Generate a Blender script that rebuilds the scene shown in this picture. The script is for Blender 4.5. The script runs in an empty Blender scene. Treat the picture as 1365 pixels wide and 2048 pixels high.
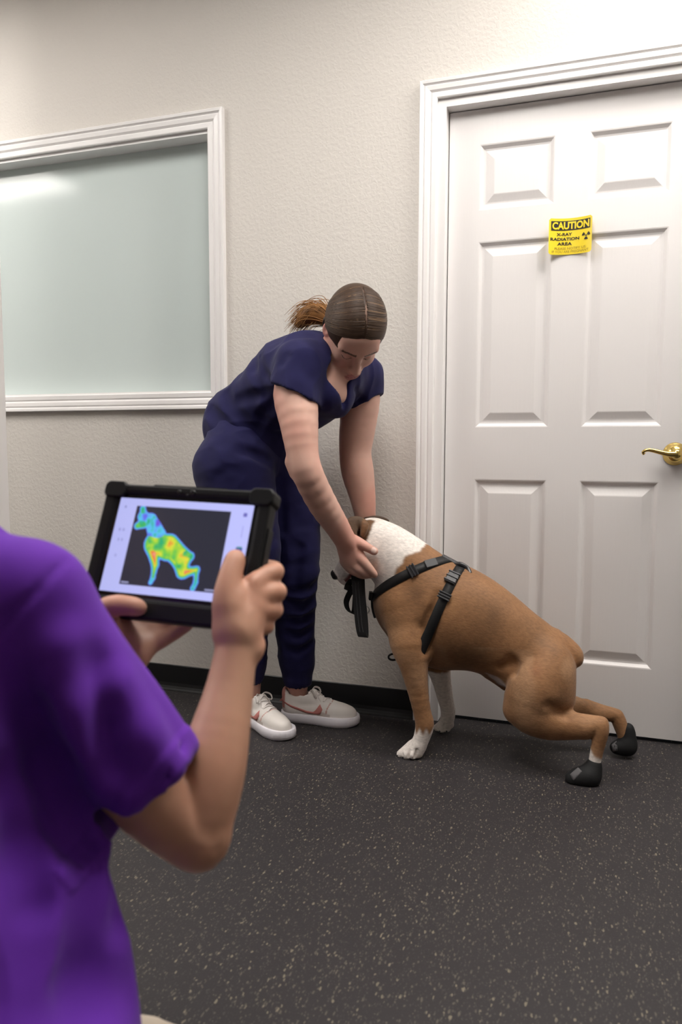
import bpy, bmesh, math
import numpy as np
from mathutils import Vector, Matrix

S = bpy.context.scene
COL = S.collection

# ------------------------------------------------------------------ camera
F_PX = 1500.0                       # focal length in pixels of the 1365 x 2048 frame
PITCH, ROLL, YAW = 0.088875, 0.0023, -0.325193
WALL = 2.507                        # the back wall is the plane y = WALL
CAMH = 0.9542
_cy, _sy = math.cos(YAW), math.sin(YAW)
FW = np.array([_sy * math.cos(PITCH), _cy * math.cos(PITCH), -math.sin(PITCH)])
RT = np.array([_cy, -_sy, 0.0])
UP = np.cross(RT, FW)
_c, _s = math.cos(ROLL), math.sin(ROLL)
RT, UP = RT * _c + UP * _s, UP * _c - RT * _s
CAM = np.array([0.0, 0.0, CAMH])
cam_data = bpy.data.cameras.new('camera')
cam = bpy.data.objects.new('camera', cam_data)
COL.objects.link(cam)
cam.matrix_world = Matrix(((RT[0], UP[0], -FW[0], CAM[0]), (RT[1], UP[1], -FW[1], CAM[1]),
                           (RT[2], UP[2], -FW[2], CAM[2]), (0, 0, 0, 1)))
cam_data.sensor_fit = 'HORIZONTAL'
cam_data.sensor_width = 24.0
cam_data.lens = 24.0 * F_PX / 1365.0
cam_data.clip_start = 0.02
cam_data.dof.use_dof = True
cam_data.dof.focus_distance = 2.30
cam_data.dof.aperture_fstop = 3.6
S.camera = cam

# ------------------------------------------------------------------ world, exposure
world = bpy.data.worlds.new('world')
S.world = world
world.use_nodes = True
world.node_tree.nodes['Background'].inputs[0].default_value = (0.8, 0.85, 0.9, 1)
world.node_tree.nodes['Background'].inputs[1].default_value = 0.05
S.view_settings.view_transform = 'Standard'
S.view_settings.look = 'None'
S.view_settings.gamma = 1.0
S.view_settings.use_curve_mapping = False
S.view_settings.exposure = 0.0
S.cycles.max_bounces = 7
S.cycles.diffuse_bounces = 4
S.cycles.glossy_bounces = 3
S.cycles.transmission_bounces = 2
S.cycles.caustics_reflective = False
S.cycles.caustics_refractive = False
CEIL = 2.76
# ceiling troffers (x, y, half size x, half size y, strength); built in the objects section; the last panel is added fill light
TROFFERS = [(0.70, 2.08, 0.60, 0.30, 18.0), (-4.10, 0.75, 0.60, 0.20, 24.0), (-2.45, 1.55, 0.60, 0.30, 15.0), (-0.40, 1.10, 0.30, 0.60, 17.0)]


# ------------------------------------------------------------------ pixel helpers (real depth is always given)
def ray(x, y):
    return FW + RT * (x - 682.5) / F_PX - UP * (y - 1024) / F_PX


def W(x, y, Y):                      # point of the plane y = Y seen at a pixel
    d = ray(x, y)
    return CAM + d * (Y / d[1])


def A(x, y, t):                      # point at a given camera depth
    return CAM + ray(x, y) * t


def depth(P):
    return float((np.asarray(P) - CAM) @ FW)


def dirpx(dx, dy, dz=0.0):           # world direction of an image direction
    v = RT * dx - UP * dy + FW * dz
    return v / np.linalg.norm(v)


def nrm(v):
    v = np.asarray(v, float)
    return v / np.linalg.norm(v)


def toW(pts):                        # (px, py, Y, r_px) -> [(P, r)]
    out = []
    for x, y, Y, r in pts:
        P = W(x, y, Y)
        out.append((P, r * depth(P) / F_PX))
    return out


def toA(pts):                        # (px, py, depth, r_px) -> [(P, r)]
    return [(A(x, y, t), r * t / F_PX) for x, y, t, r in pts]


# ------------------------------------------------------------------ implicit surfaces
class SDF:
    def __init__(s):
        s.ops = []

    def copy(s):
        o = SDF()
        o.ops = list(s.ops)
        return o

    def cone(s, a, b, ra, rb, k=0.02, flat=None, sub=False, cap=None):
        """rounded cone a-b; flat=(axis, factor) squashes it; cap=normal cuts it flat at b"""
        a = np.asarray(a, float)
        b = np.asarray(b, float)
        ab = b - a
        L2 = float(ab @ ab) + 1e-12
        if flat is not None:
            n = nrm(flat[0])
            q = 1.0 / flat[1] ** 2 - 1.0
            sc = min(1.0, (1 + flat[1]) / 2)
        if cap is not None:
            cn = nrm(cap)

        def f(px, py, pz):
            dx, dy, dz = px - a[0], py - a[1], pz - a[2]
            t = (dx * ab[0] + dy * ab[1] + dz * ab[2]) / L2
            t = np.clip(t, 0.0, 1.0 if cap is None else 1.3)
            ex, ey, ez = dx - t * ab[0], dy - t * ab[1], dz - t * ab[2]
            q2 = ex * ex + ey * ey + ez * ez
            if flat is not None:
                en = ex * n[0] + ey * n[1] + ez * n[2]
                d = (np.sqrt(np.maximum(q2 + en * en * q, 0)) - (ra + t * (rb - ra))) * sc
            else:
                d = np.sqrt(q2) - (ra + t * (rb - ra))
            if cap is not None:
                d = np.maximum(d, (px - b[0]) * cn[0] + (py - b[1]) * cn[1] + (pz - b[2]) * cn[2])
            return d
        R = max(ra, rb) * (max(1.0, flat[1]) if flat is not None else 1.0) * (1.35 if cap is not None else 1.0)
        ext = ab * (0.3 if cap is not None else 0)
        lo = np.minimum(np.minimum(a, b), b + ext) - R
        hi = np.maximum(np.maximum(a, b), b + ext) + R
        s.ops.append((f, lo, hi, k, sub))
        return s

    def ell(s, c, r, M=None, k=0.02, sub=False):
        c = np.asarray(c, float)
        r = np.asarray(r, float) * np.ones(3)
        M = np.eye(3) if M is None else np.asarray(M, float)   # columns = axes
        ir = 1.0 / r

        def f(px, py, pz):
            dx, dy, dz = px - c[0], py - c[1], pz - c[2]
            u = [(dx * M[0, i] + dy * M[1, i] + dz * M[2, i]) * ir[i] for i in range(3)]
            k0 = np.sqrt(u[0] ** 2 + u[1] ** 2 + u[2] ** 2) + 1e-9
            k1 = np.sqrt((u[0] * ir[0]) ** 2 + (u[1] * ir[1]) ** 2 + (u[2] * ir[2]) ** 2) + 1e-9
            return k0 * (k0 - 1.0) / k1
        e = np.sqrt(((M * r) ** 2).sum(1))
        s.ops.append((f, c - e, c + e, k, sub))
        return s

    def chain(s, pts, k=0.02, flat=None, n=3, cap=None, sub=False):
        """smooth tube through [(P, r)]"""
        P = np.array([p for p, r in pts], float)
        r = np.array([q for p, q in pts], float)
        X = np.concatenate([P, r[:, None]], 1)
        out = []
        m = len(X)
        for i in range(m - 1):
            p0, p1, p2, p3 = X[max(i - 1, 0)], X[i], X[i + 1], X[min(i + 2, m - 1)]
            for j in range(n):
                t = j / n
                out.append(0.5 * ((2 * p1) + (-p0 + p2) * t + (2 * p0 - 5 * p1 + 4 * p2 - p3) * t * t + (-p0 + 3 * p1 - 3 * p2 + p3) * t ** 3))
        out.append(X[-1])
        for i in range(len(out) - 1):
            last = i == len(out) - 2
            kk = k if (i == 0) else min(k, 0.006)
            s.cone(out[i][:3], out[i + 1][:3], out[i][3], out[i + 1][3], kk, flat, sub, cap if last else None)
        return s

    def eval(s, P):
        px, py, pz = P[..., 0], P[..., 1], P[..., 2]
        f = np.full(px.shape, 1.0)
        for fn, lo, hi, k, sub in s.ops:
            d = fn(px, py, pz)
            f = smax(f, -d, k) if sub else smin(f, d, k)
        return f

    def grid(s, h, lo=None, hi=None):
        adds = [o for o in s.ops if not o[4]]
        if lo is None:
            lo = np.min([o[1] for o in adds], 0) - 3 * h - 0.004
        if hi is None:
            hi = np.max([o[2] for o in adds], 0) + 3 * h + 0.004
        lo = np.asarray(lo, float)
        n = np.ceil((np.asarray(hi) - lo) / h).astype(int) + 1
        f = np.full(n, 1.0, np.float32)
        ax = [(lo[i] + np.arange(n[i]) * h).astype(np.float32) for i in range(3)]
        for fn, l, u, k, sub in s.ops:
            m = k + 2.5 * h
            i0 = np.maximum(np.floor((l - m - lo) / h).astype(int), 0)
            i1 = np.minimum(np.ceil((u + m - lo) / h).astype(int) + 1, n)
            if (i1 <= i0).any():
                continue
            sl = tuple(slice(i0[i], i1[i]) for i in range(3))
            d = fn(ax[0][sl[0]][:, None, None], ax[1][sl[1]][None, :, None], ax[2][sl[2]][None, None, :])
            v = f[sl]
            f[sl] = smax(v, -d, k) if sub else smin(v, d, k)
        f[0], f[-1] = 1, 1
        f[:, 0], f[:, -1] = 1, 1
        f[:, :, 0], f[:, :, -1] = 1, 1
        return f, lo

    def mesh(s, h, lo=None, hi=None, smooth=1):
        f, o = s.grid(h, lo, hi)
        v, q = surface_nets(f, o, h)
        for _ in range(smooth):
            v = laplace(v, q, 0.5)
        return v, q


def smin(a, b, k):
    h = np.clip(0.5 + 0.5 * (b - a) / k, 0.0, 1.0)
    return b + (a - b) * h - k * h * (1.0 - h)


def smax(a, b, k):
    return -smin(-a, -b, k)


def surface_nets(f, lo, h):
    s = f < 0
    nx, ny, nz = f.shape
    cnt = np.zeros((nx - 1, ny - 1, nz - 1), np.uint8)
    for a in (0, 1):
        for b in (0, 1):
            for c in (0, 1):
                cnt += s[a:nx - 1 + a, b:ny - 1 + b, c:nz - 1 + c]
    idx = np.argwhere((cnt > 0) & (cnt < 8))
    I, J, K = idx.T
    corner = [(a, b, c) for a in (0, 1) for b in (0, 1) for c in (0, 1)]
    val = np.stack([f[I + a, J + b, K + c] for a, b, c in corner], 1).astype(float)
    acc = np.zeros((len(idx), 3))
    num = np.zeros(len(idx))
    cp = np.array(corner, float)
    for i in range(8):
        for j in range(i + 1, 8):
            if np.abs(cp[i] - cp[j]).sum() == 1:
                m = (val[:, i] < 0) != (val[:, j] < 0)
                t = val[m, i] / (val[m, i] - val[m, j])
                acc[m] += cp[i] + t[:, None] * (cp[j] - cp[i])
                num[m] += 1
    verts = lo + (idx + acc / num[:, None]) * h
    ids = np.full(cnt.shape, -1, np.int32)
    ids[I, J, K] = np.arange(len(idx))
    quads = []
    for axis in range(3):
        sl0 = [slice(1, -1)] * 3
        sl1 = [slice(1, -1)] * 3
        sl0[axis], sl1[axis] = slice(0, -1), slice(1, None)
        a, b = s[tuple(sl0)], s[tuple(sl1)]
        e = np.argwhere(a != b)
        if not len(e):
            continue
        flip = a[tuple(e.T)]
        g = e.copy()
        o1, o2 = (axis + 1) % 3, (axis + 2) % 3
        g[:, o1] += 1
        g[:, o2] += 1
        q = []
        for d1, d2 in ((-1, -1), (0, -1), (0, 0), (-1, 0)):
            c = g.copy()
            c[:, o1] += d1
            c[:, o2] += d2
            q.append(ids[tuple(c.T)])
        q = np.stack(q, 1)
        q[~flip] = q[~flip][:, ::-1]
        quads.append(q)
    return verts, np.concatenate(quads)


def laplace(v, q, w):
    n = len(v)
    acc = np.zeros((n, 3))
    cnt = np.zeros(n)
    for a, b in ((0, 1), (1, 2), (2, 3), (3, 0)):
        for x, y in ((a, b), (b, a)):
            for c in range(3):
                acc[:, c] += np.bincount(q[:, x], v[q[:, y], c], n)
            cnt += np.bincount(q[:, x], minlength=n)
    return v * (1 - w) + w * acc / np.maximum(cnt, 1)[:, None]


def vnormals(v, q):
    fn = np.cross(v[q[:, 2]] - v[q[:, 0]], v[q[:, 3]] - v[q[:, 1]])
    n = np.zeros_like(v)
    for j in range(4):
        for c in range(3):
            n[:, c] += np.bincount(q[:, j], fn[:, c], len(v))
    return n / (np.linalg.norm(n, axis=1)[:, None] + 1e-12)


def vnoise(P, scale, seed=0):
    """smooth value noise in 0..1"""
    p = np.asarray(P, float) * scale + 100.0 + seed * 17.31
    i = np.floor(p).astype(np.int64)
    f = p - i
    f = f * f * (3 - 2 * f)

    def hsh(a, b, c):
        h = (a * 374761393 + b * 668265263 + c * 2147483647 + seed * 1274126177) & 0xFFFFFFFF
        h = ((h ^ (h >> 13)) * 1274126177) & 0xFFFFFFFF
        return ((h ^ (h >> 16)) & 0xFFFF) / 65535.0
    r = 0
    for a in (0, 1):
        for b in (0, 1):
            for c in (0, 1):
                w = (f[..., 0] if a else 1 - f[..., 0]) * (f[..., 1] if b else 1 - f[..., 1]) * (f[..., 2] if c else 1 - f[..., 2])
                r = r + w * hsh(i[..., 0] + a, i[..., 1] + b, i[..., 2] + c)
    return r


def sstep(a, b, x):
    t = np.clip((x - a) / (b - a), 0, 1)
    return t * t * (3 - 2 * t)


def hit(sdf, x, y, d0, d1, n=500):
    """first point of an implicit surface along a sight line, and its normal"""
    t = np.linspace(d0, d1, n)
    P = CAM + ray(x, y)[None] * t[:, None]
    f = sdf.eval(P)
    i = int(np.argmax(f < 0)) if (f < 0).any() else int(np.argmin(f))
    p = P[i]
    e = 0.004
    g = np.array([sdf.eval((p + e * np.eye(3)[j])[None])[0] - sdf.eval((p - e * np.eye(3)[j])[None])[0] for j in range(3)])
    return p, nrm(g)


# ------------------------------------------------------------------ materials
def new_mat(name):
    m = bpy.data.materials.new(name)
    m.use_nodes = True
    return m, m.node_tree, m.node_tree.nodes['Principled BSDF']


def link(t, a, b):
    t.links.new(a, b)


def mat(name, color, rough=0.5, spec=0.5, metal=0.0, bump=None, mottled=None, attr=False, coat=0.0, sheen=0.0, sss=0.0, stretch=None, emit=None):
    """bump = (noise scale, strength, distance); mottled = (noise scale, amount)"""
    m, t, b = new_mat(name)
    b.inputs['Base Color'].default_value = (*color, 1)
    b.inputs['Roughness'].default_value = rough
    b.inputs['Specular IOR Level'].default_value = spec
    b.inputs['Metallic'].default_value = metal
    b.inputs['Coat Weight'].default_value = coat
    b.inputs['Sheen Weight'].default_value = sheen
    if sss:
        b.inputs['Subsurface Weight'].default_value = sss
        b.inputs['Subsurface Radius'].default_value = (1.0, 0.35, 0.2)
        b.inputs['Subsurface Scale'].default_value = 0.006
    tc = t.nodes.new('ShaderNodeTexCoord')
    vec = tc.outputs['Object']
    if stretch:
        mp = t.nodes.new('ShaderNodeMapping')
        mp.inputs['Scale'].default_value = stretch
        link(t, vec, mp.inputs['Vector'])
        vec = mp.outputs['Vector']
    src = None
    if attr:
        at = t.nodes.new('ShaderNodeAttribute')
        at.attribute_name = 'Col'
        src = at.outputs['Color']
        link(t, src, b.inputs['Base Color'])
    if mottled:
        nz = t.nodes.new('ShaderNodeTexNoise')
        nz.inputs['Scale'].default_value = mottled[0]
        nz.inputs['Detail'].default_value = 4
        link(t, vec, nz.inputs['Vector'])
        mr = t.nodes.new('ShaderNodeMapRange')
        mr.inputs['From Min'].default_value = 0.3
        mr.inputs['From Max'].default_value = 0.7
        mr.inputs['To Min'].default_value = 1 - mottled[1]
        mr.inputs['To Max'].default_value = 1 + mottled[1]
        link(t, nz.outputs['Fac'], mr.inputs['Value'])
        mx = t.nodes.new('ShaderNodeVectorMath')
        mx.operation = 'SCALE'
        if src is not None:
            link(t, src, mx.inputs[0])
        else:
            mx.inputs[0].default_value = color
        link(t, mr.outputs['Result'], mx.inputs['Scale'])
        link(t, mx.outputs['Vector'], b.inputs['Base Color'])
    if bump:
        nz = t.nodes.new('ShaderNodeTexNoise')
        nz.inputs['Scale'].default_value = bump[0]
        nz.inputs['Detail'].default_value = 3
        link(t, vec, nz.inputs['Vector'])
        bp = t.nodes.new('ShaderNodeBump')
        bp.inputs['Strength'].default_value = bump[1]
        bp.inputs['Distance'].default_value = bump[2]
        link(t, nz.outputs['Fac'], bp.inputs['Height'])
        link(t, bp.outputs['Normal'], b.inputs['Normal'])
    if emit:
        b.inputs['Emission Color'].default_value = (*emit[0], 1)
        b.inputs['Emission Strength'].default_value = emit[1]
    return m


def wall_mat(name, color):
    m, t, b = new_mat(name)
    b.inputs['Base Color'].default_value = (*color, 1)
    b.inputs['Roughness'].default_value = 0.6
    b.inputs['Specular IOR Level'].default_value = 0.3
    tc = t.nodes.new('ShaderNodeTexCoord')
    n1 = t.nodes.new('ShaderNodeTexNoise')
    n1.inputs['Scale'].default_value = 75
    n1.inputs['Detail'].default_value = 3
    n1.inputs['Distortion'].default_value = 0.6
    link(t, tc.outputs['Object'], n1.inputs['Vector'])
    r = t.nodes.new('ShaderNodeValToRGB')
    r.color_ramp.elements[0].position = 0.42
    r.color_ramp.elements[1].position = 0.62
    link(t, n1.outputs['Fac'], r.inputs['Fac'])
    bp = t.nodes.new('ShaderNodeBump')
    bp.inputs['Strength'].default_value = 0.35
    bp.inputs['Distance'].default_value = 0.0014
    link(t, r.outputs['Color'], bp.inputs['Height'])
    link(t, bp.outputs['Normal'], b.inputs['Normal'])
    return m


def floor_mat():
    m, t, b = new_mat('speckled_rubber')
    b.inputs['Roughness'].default_value = 0.55
    b.inputs['Specular IOR Level'].default_value = 0.35
    tc = t.nodes.new('ShaderNodeTexCoord')
    col = None
    prev = (0.0245, 0.0215, 0.0235, 1)
    for sc, thr, rad, c, sd in ((170, 0.35, 0.42, (0.090, 0.080, 0.065, 1), 0.0), (135, 0.72, 0.36, (0.175, 0.152, 0.112, 1), 3.3), (280, 0.35, 0.42, (0.055, 0.050, 0.047, 1), 7.7)):
        mp = t.nodes.new('ShaderNodeMapping')
        mp.inputs['Location'].default_value = (sd, sd * 2, 0)
        mp.inputs['Rotation'].default_value = (0, 0, 0.3)
        mp.inputs['Scale'].default_value = (1.15, 0.50, 1.0)
        link(t, tc.outputs['Object'], mp.inputs['Vector'])
        nd = t.nodes.new('ShaderNodeTexNoise')
        nd.inputs['Scale'].default_value = sc * 1.3
        link(t, mp.outputs['Vector'], nd.inputs['Vector'])
        mxv = t.nodes.new('ShaderNodeMixRGB')
        mxv.blend_type = 'ADD'
        mxv.inputs['Fac'].default_value = 0.006
        link(t, mp.outputs['Vector'], mxv.inputs['Color1'])
        link(t, nd.outputs['Color'], mxv.inputs['Color2'])
        v = t.nodes.new('ShaderNodeTexVoronoi')
        v.inputs['Scale'].default_value = sc
        link(t, mxv.outputs['Color'], v.inputs['Vector'])
        sx = t.nodes.new('ShaderNodeSeparateColor')
        link(t, v.outputs['Color'], sx.inputs['Color'])
        g = t.nodes.new('ShaderNodeMath')
        g.operation = 'GREATER_THAN'
        link(t, sx.outputs['Red'], g.inputs[0])
        g.inputs[1].default_value = thr
        rr = t.nodes.new('ShaderNodeMath')
        rr.operation = 'MULTIPLY'
        link(t, sx.outputs['Green'], rr.inputs[0])
        rr.inputs[1].default_value = rad
        l = t.nodes.new('ShaderNodeMath')
        l.operation = 'LESS_THAN'
        link(t, v.outputs['Distance'], l.inputs[0])
        link(t, rr.outputs[0], l.inputs[1])
        mu = t.nodes.new('ShaderNodeMath')
        mu.operation = 'MULTIPLY'
        link(t, g.outputs[0], mu.inputs[0])
        link(t, l.outputs[0], mu.inputs[1])
        mx = t.nodes.new('ShaderNodeMixRGB')
        link(t, mu.outputs[0], mx.inputs['Fac'])
        if col is None:
            mx.inputs['Color1'].default_value = prev
        else:
            link(t, col, mx.inputs['Color1'])
        mx.inputs['Color2'].default_value = c
        col = mx.outputs['Color']
    link(t, col, b.inputs['Base Color'])
    nz = t.nodes.new('ShaderNodeTexNoise')
    nz.inputs['Scale'].default_value = 260
    link(t, tc.outputs['Object'], nz.inputs['Vector'])
    bp = t.nodes.new('ShaderNodeBump')
    bp.inputs['Strength'].default_value = 0.4
    bp.inputs['Distance'].default_value = 0.001
    link(t, nz.outputs['Fac'], bp.inputs['Height'])
    link(t, bp.outputs['Normal'], b.inputs['Normal'])
    return m


def emit_mat(name, color, strength):
    m, t, b = new_mat(name)
    b.inputs['Base Color'].default_value = (0.9, 0.9, 0.9, 1)
    b.inputs['Emission Color'].default_value = (*color, 1)
    b.inputs['Emission Strength'].default_value = strength
    return m


def screen_mat():
    m, t, b = new_mat('lit_screen')
    at = t.nodes.new('ShaderNodeAttribute')
    at.attribute_name = 'Col'
    b.inputs['Base Color'].default_value = (0.01, 0.01, 0.012, 1)
    b.inputs['Roughness'].default_value = 0.25
    link(t, at.outputs['Color'], b.inputs['Emission Color'])
    b.inputs['Emission Strength'].default_value = 1.0
    return m


M = dict(
    wall=wall_mat('painted_wall', (0.66, 0.625, 0.585)),
    white_wall=mat('white_paint', (0.80, 0.77, 0.76), 0.5, 0.3),
    ceil=mat('ceiling_paint', (0.80, 0.79, 0.77), 0.8, 0.2, bump=(180, 0.4, 0.002)),
    trim=mat('white_trim', (0.84, 0.82, 0.815), 0.32, 0.5, bump=(30, 0.05, 0.001)),
    door=mat('door_paint', (0.77, 0.745, 0.74), 0.38, 0.5, bump=(60, 0.22, 0.0012), stretch=(2.6, 2.6, 0.16)),
    floor=floor_mat(),
    base=mat('black_rubber_base', (0.008, 0.008, 0.009), 0.42, 0.4),
    glass=mat('frosted_glass', (0.58, 0.65, 0.64), 0.11, 0.25, coat=0.0),
    brass=mat('brass', (0.72, 0.52, 0.17), 0.16, 0.5, metal=1.0),
    troffer=mat('white_metal', (0.85, 0.85, 0.85), 0.4),
    yellow=mat('sign_yellow', (0.86, 0.66, 0.03), 0.35, 0.5),
    black_ink=mat('black_ink', (0.012, 0.010, 0.010), 0.5),
    amber_ink=mat('fine_print_ink', (0.30, 0.19, 0.02), 0.5),
    case=mat('rubber_case', (0.007, 0.007, 0.008), 0.5, 0.25, bump=(400, 0.15, 0.0005)),
    bezel=mat('screen_bezel', (0.006, 0.006, 0.007), 0.15, 0.5),
    screen=screen_mat(),
    skin_a=mat('fair_skin', (0.7, 0.5, 0.4), 0.48, 0.4, attr=True, sss=0.12, bump=(500, 0.08, 0.0006)),
    skin_b=mat('tan_skin', (0.6, 0.4, 0.3), 0.46, 0.4, attr=True, sss=0.12, bump=(420, 0.12, 0.0006)),
    navy=mat('navy_twill', (0.0130, 0.0120, 0.060), 0.8, 0.15, sheen=0.06, bump=(900, 0.12, 0.0005), mottled=(30, 0.08)),
    purple=mat('purple_jersey', (0.118, 0.023, 0.345), 0.8, 0.15, sheen=0.08, bump=(800, 0.12, 0.0005), mottled=(20, 0.06)),
    khaki=mat('khaki_cotton', (0.52, 0.45, 0.37), 0.8, 0.2, bump=(600, 0.15, 0.0006)),
    hair=mat('brown_hair', (0.1, 0.06, 0.04), 0.5, 0.2, attr=True),
    fur=mat('short_fur', (0.4, 0.2, 0.08), 0.62, 0.3, attr=True, sheen=0.10, bump=(300, 0.5, 0.0012), mottled=(170, 0.16), stretch=(0.40, 1.0, 1.0)),
    web=mat('black_webbing', (0.009, 0.009, 0.010), 0.55, 0.4, bump=(900, 0.3, 0.0006)),
    grey_web=mat('grey_webbing', (0.055, 0.055, 0.06), 0.5, 0.4, bump=(900, 0.3, 0.0006)),
    plastic=mat('dark_plastic', (0.03, 0.03, 0.034), 0.28, 0.5),
    grey_plastic=mat('grey_plastic', (0.07, 0.07, 0.075), 0.35, 0.4),
    steel=mat('steel', (0.55, 0.54, 0.53), 0.3, 0.5, metal=1.0),
    boot=mat('black_boot_cloth', (0.009, 0.009, 0.010), 0.7, 0.3, bump=(500, 0.3, 0.0008)),
    boot_patch=mat('grey_boot_patch', (0.10, 0.095, 0.10), 0.7, 0.3, bump=(300, 0.3, 0.0008)),
    shoe=mat('off_white_leather', (0.78, 0.72, 0.69), 0.45, 0.4, attr=True, bump=(160, 0.06, 0.0008)),
    sole=mat('white_rubber_sole', (0.80, 0.77, 0.82), 0.45, 0.4),
    pink=mat('pink_suede', (0.50, 0.19, 0.17), 0.7, 0.3, bump=(500, 0.2, 0.0006)),
    lace=mat('white_lace', (0.80, 0.75, 0.72), 0.8, 0.2, bump=(1200, 0.3, 0.0005)),
)


# ------------------------------------------------------------------ mesh helpers
def mkmesh(name, verts, faces, material, smooth=True, cols=None):
    me = bpy.data.meshes.new(name)
    verts = np.asarray(verts, np.float32)
    if isinstance(faces, np.ndarray):
        n, m = len(faces), faces.shape[1]
        me.vertices.add(len(verts))
        me.vertices.foreach_set('co', verts.ravel())
        me.loops.add(n * m)
        me.loops.foreach_set('vertex_index', faces.astype(np.int32).ravel())
        me.polygons.add(n)
        me.polygons.foreach_set('loop_start', (np.arange(n) * m).astype(np.int32))
        me.update(calc_edges=True)
    else:
        me.from_pydata([tuple(map(float, v)) for v in verts], [], [tuple(map(int, f)) for f in faces])
        me.update()
    me.polygons.foreach_set('use_smooth', [bool(smooth)] * len(me.polygons))
    if cols is not None:
        c = np.ones((len(verts), 4), np.float32)
        c[:, :3] = cols
        ca = me.color_attributes.new('Col', 'FLOAT_COLOR', 'POINT')
        ca.data.foreach_set('color', c.ravel())
    me.materials.append(material)
    return me


def place(name, me, parent=None):
    o = bpy.data.objects.new(name, me)
    COL.objects.link(o)
    if parent is not None:
        o.parent = parent
        if parent.type == 'EMPTY':
            o.matrix_parent_inverse = Matrix.Translation(-parent.location)
    return o


def mk(name, verts, faces, material, parent=None, smooth=True, cols=None):
    return place(name, mkmesh(name, verts, faces, material, smooth, cols), parent)


def empty(name, loc):
    o = bpy.data.objects.new(name, None)
    COL.objects.link(o)
    o.location = loc
    o.empty_display_size = 0.05
    return o


def tag(o, label=None, cat=None, group=None, kind=None):
    for k, v in (('label', label), ('category', cat), ('group', group), ('kind', kind)):
        if v:
            o[k] = v
    return o


class MB:
    """collects simple pieces into one mesh"""
    def __init__(s):
        s.v, s.f = [], []

    def add(s, v, f):
        o = len(s.v)
        s.v += [tuple(map(float, p)) for p in v]
        s.f += [tuple(int(i) + o for i in q) for q in f]
        return s

    def box(s, lo, hi, bev=0.0, M=None, c=None):
        lo, hi = np.asarray(lo, float), np.asarray(hi, float)
        if bev <= 0:
            v = np.array([[(lo, hi)[i][0], (lo, hi)[j][1], (lo, hi)[k][2]] for i in (0, 1) for j in (0, 1) for k in (0, 1)])
            f = [(0, 1, 3, 2), (4, 6, 7, 5), (0, 4, 5, 1), (2, 3, 7, 6), (0, 2, 6, 4), (1, 5, 7, 3)]
        else:
            bm = bmesh.new()
            bmesh.ops.create_cube(bm, size=1)
            for w in bm.verts:
                w.co = Vector([(lo[i] + hi[i]) / 2 + w.co[i] * (hi[i] - lo[i]) for i in range(3)])
            bmesh.ops.bevel(bm, geom=bm.edges[:], offset=bev, segments=2, affect='EDGES', profile=0.5)
            bm.verts.index_update()
            v = np.array([w.co[:] for w in bm.verts])
            f = [[w.index for w in p.verts] for p in bm.faces]
            bm.free()
        if M is not None:
            v = v @ np.asarray(M).T
        if c is not None:
            v = v + np.asarray(c)
        return s.add(v, f)

    def tube(s, path, r, n=8, closed=False):
        P = np.asarray(path, float)
        m = len(P)
        r = np.ones(m) * r
        T = np.gradient(P, axis=0) if not closed else np.roll(P, -1, 0) - np.roll(P, 1, 0)
        T /= np.linalg.norm(T, axis=1)[:, None] + 1e-12
        u = np.cross(T[0], (0.31, 0.52, 0.79))
        u /= np.linalg.norm(u)
        V = []
        for i in range(m):
            u = u - T[i] * (u @ T[i])
            u /= np.linalg.norm(u) + 1e-12
            w = np.cross(T[i], u)
            for j in range(n):
                a = 2 * math.pi * j / n
                V.append(P[i] + r[i] * (math.cos(a) * u + math.sin(a) * w))
        Fs = []
        for i in range(m if closed else m - 1):
            i2 = (i + 1) % m
            for j in range(n):
                j2 = (j + 1) % n
                Fs.append((i * n + j, i * n + j2, i2 * n + j2, i2 * n + j))
        if not closed:
            Fs.append(tuple(range(n))[::-1])
            Fs.append(tuple((m - 1) * n + j for j in range(n)))
        return s.add(V, Fs)

    def lathe(s, prof, c, axis, n=28):
        """prof = [(radius, height along axis)]"""
        axis = nrm(axis)
        u = nrm(np.cross(axis, (0.3, 0.2, 0.93)))
        w = np.cross(axis, u)
        V = [np.asarray(c) + axis * h + r * (math.cos(2 * math.pi * j / n) * u + math.sin(2 * math.pi * j / n) * w) for r, h in prof for j in range(n)]
        Fs = [(i * n + j, i * n + (j + 1) % n, (i + 1) * n + (j + 1) % n, (i + 1) * n + j) for i in range(len(prof) - 1) for j in range(n)]
        Fs.append(tuple(range(n))[::-1])
        Fs.append(tuple((len(prof) - 1) * n + j for j in range(n)))
        return s.add(V, Fs)

    def ribbon(s, path, side, w, th, closed=False):
        """flat strap along a path; side = width direction(s)"""
        P = np.asarray(path, float)
        m = len(P)
        side = np.asarray(side, float)
        if side.ndim == 1:
            side = np.repeat(side[None], m, 0)
        T = np.gradient(P, axis=0)
        N = np.cross(T, side)
        N /= np.linalg.norm(N, axis=1)[:, None] + 1e-12
        side = side / (np.linalg.norm(side, axis=1)[:, None] + 1e-12)
        V = []
        for i in range(m):
            a, b = side[i] * w / 2, N[i] * th / 2
            V += [P[i] - a - b, P[i] + a - b, P[i] + a + b, P[i] - a + b]
        Fs = [(i * 4 + j, i * 4 + (j + 1) % 4, ((i + 1) % m) * 4 + (j + 1) % 4, ((i + 1) % m) * 4 + j) for i in range(m if closed else m - 1) for j in range(4)]
        if not closed:
            Fs += [(3, 2, 1, 0), tuple((m - 1) * 4 + j for j in range(4))]
        return s.add(V, Fs)

    def build(s, name, material, parent=None, smooth=False):
        o = mk(name, s.v, s.f, material, parent, smooth)
        bm = bmesh.new()
        bm.from_mesh(o.data)
        bmesh.ops.recalc_face_normals(bm, faces=bm.faces)
        bm.to_mesh(o.data)
        bm.free()
        return o


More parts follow.
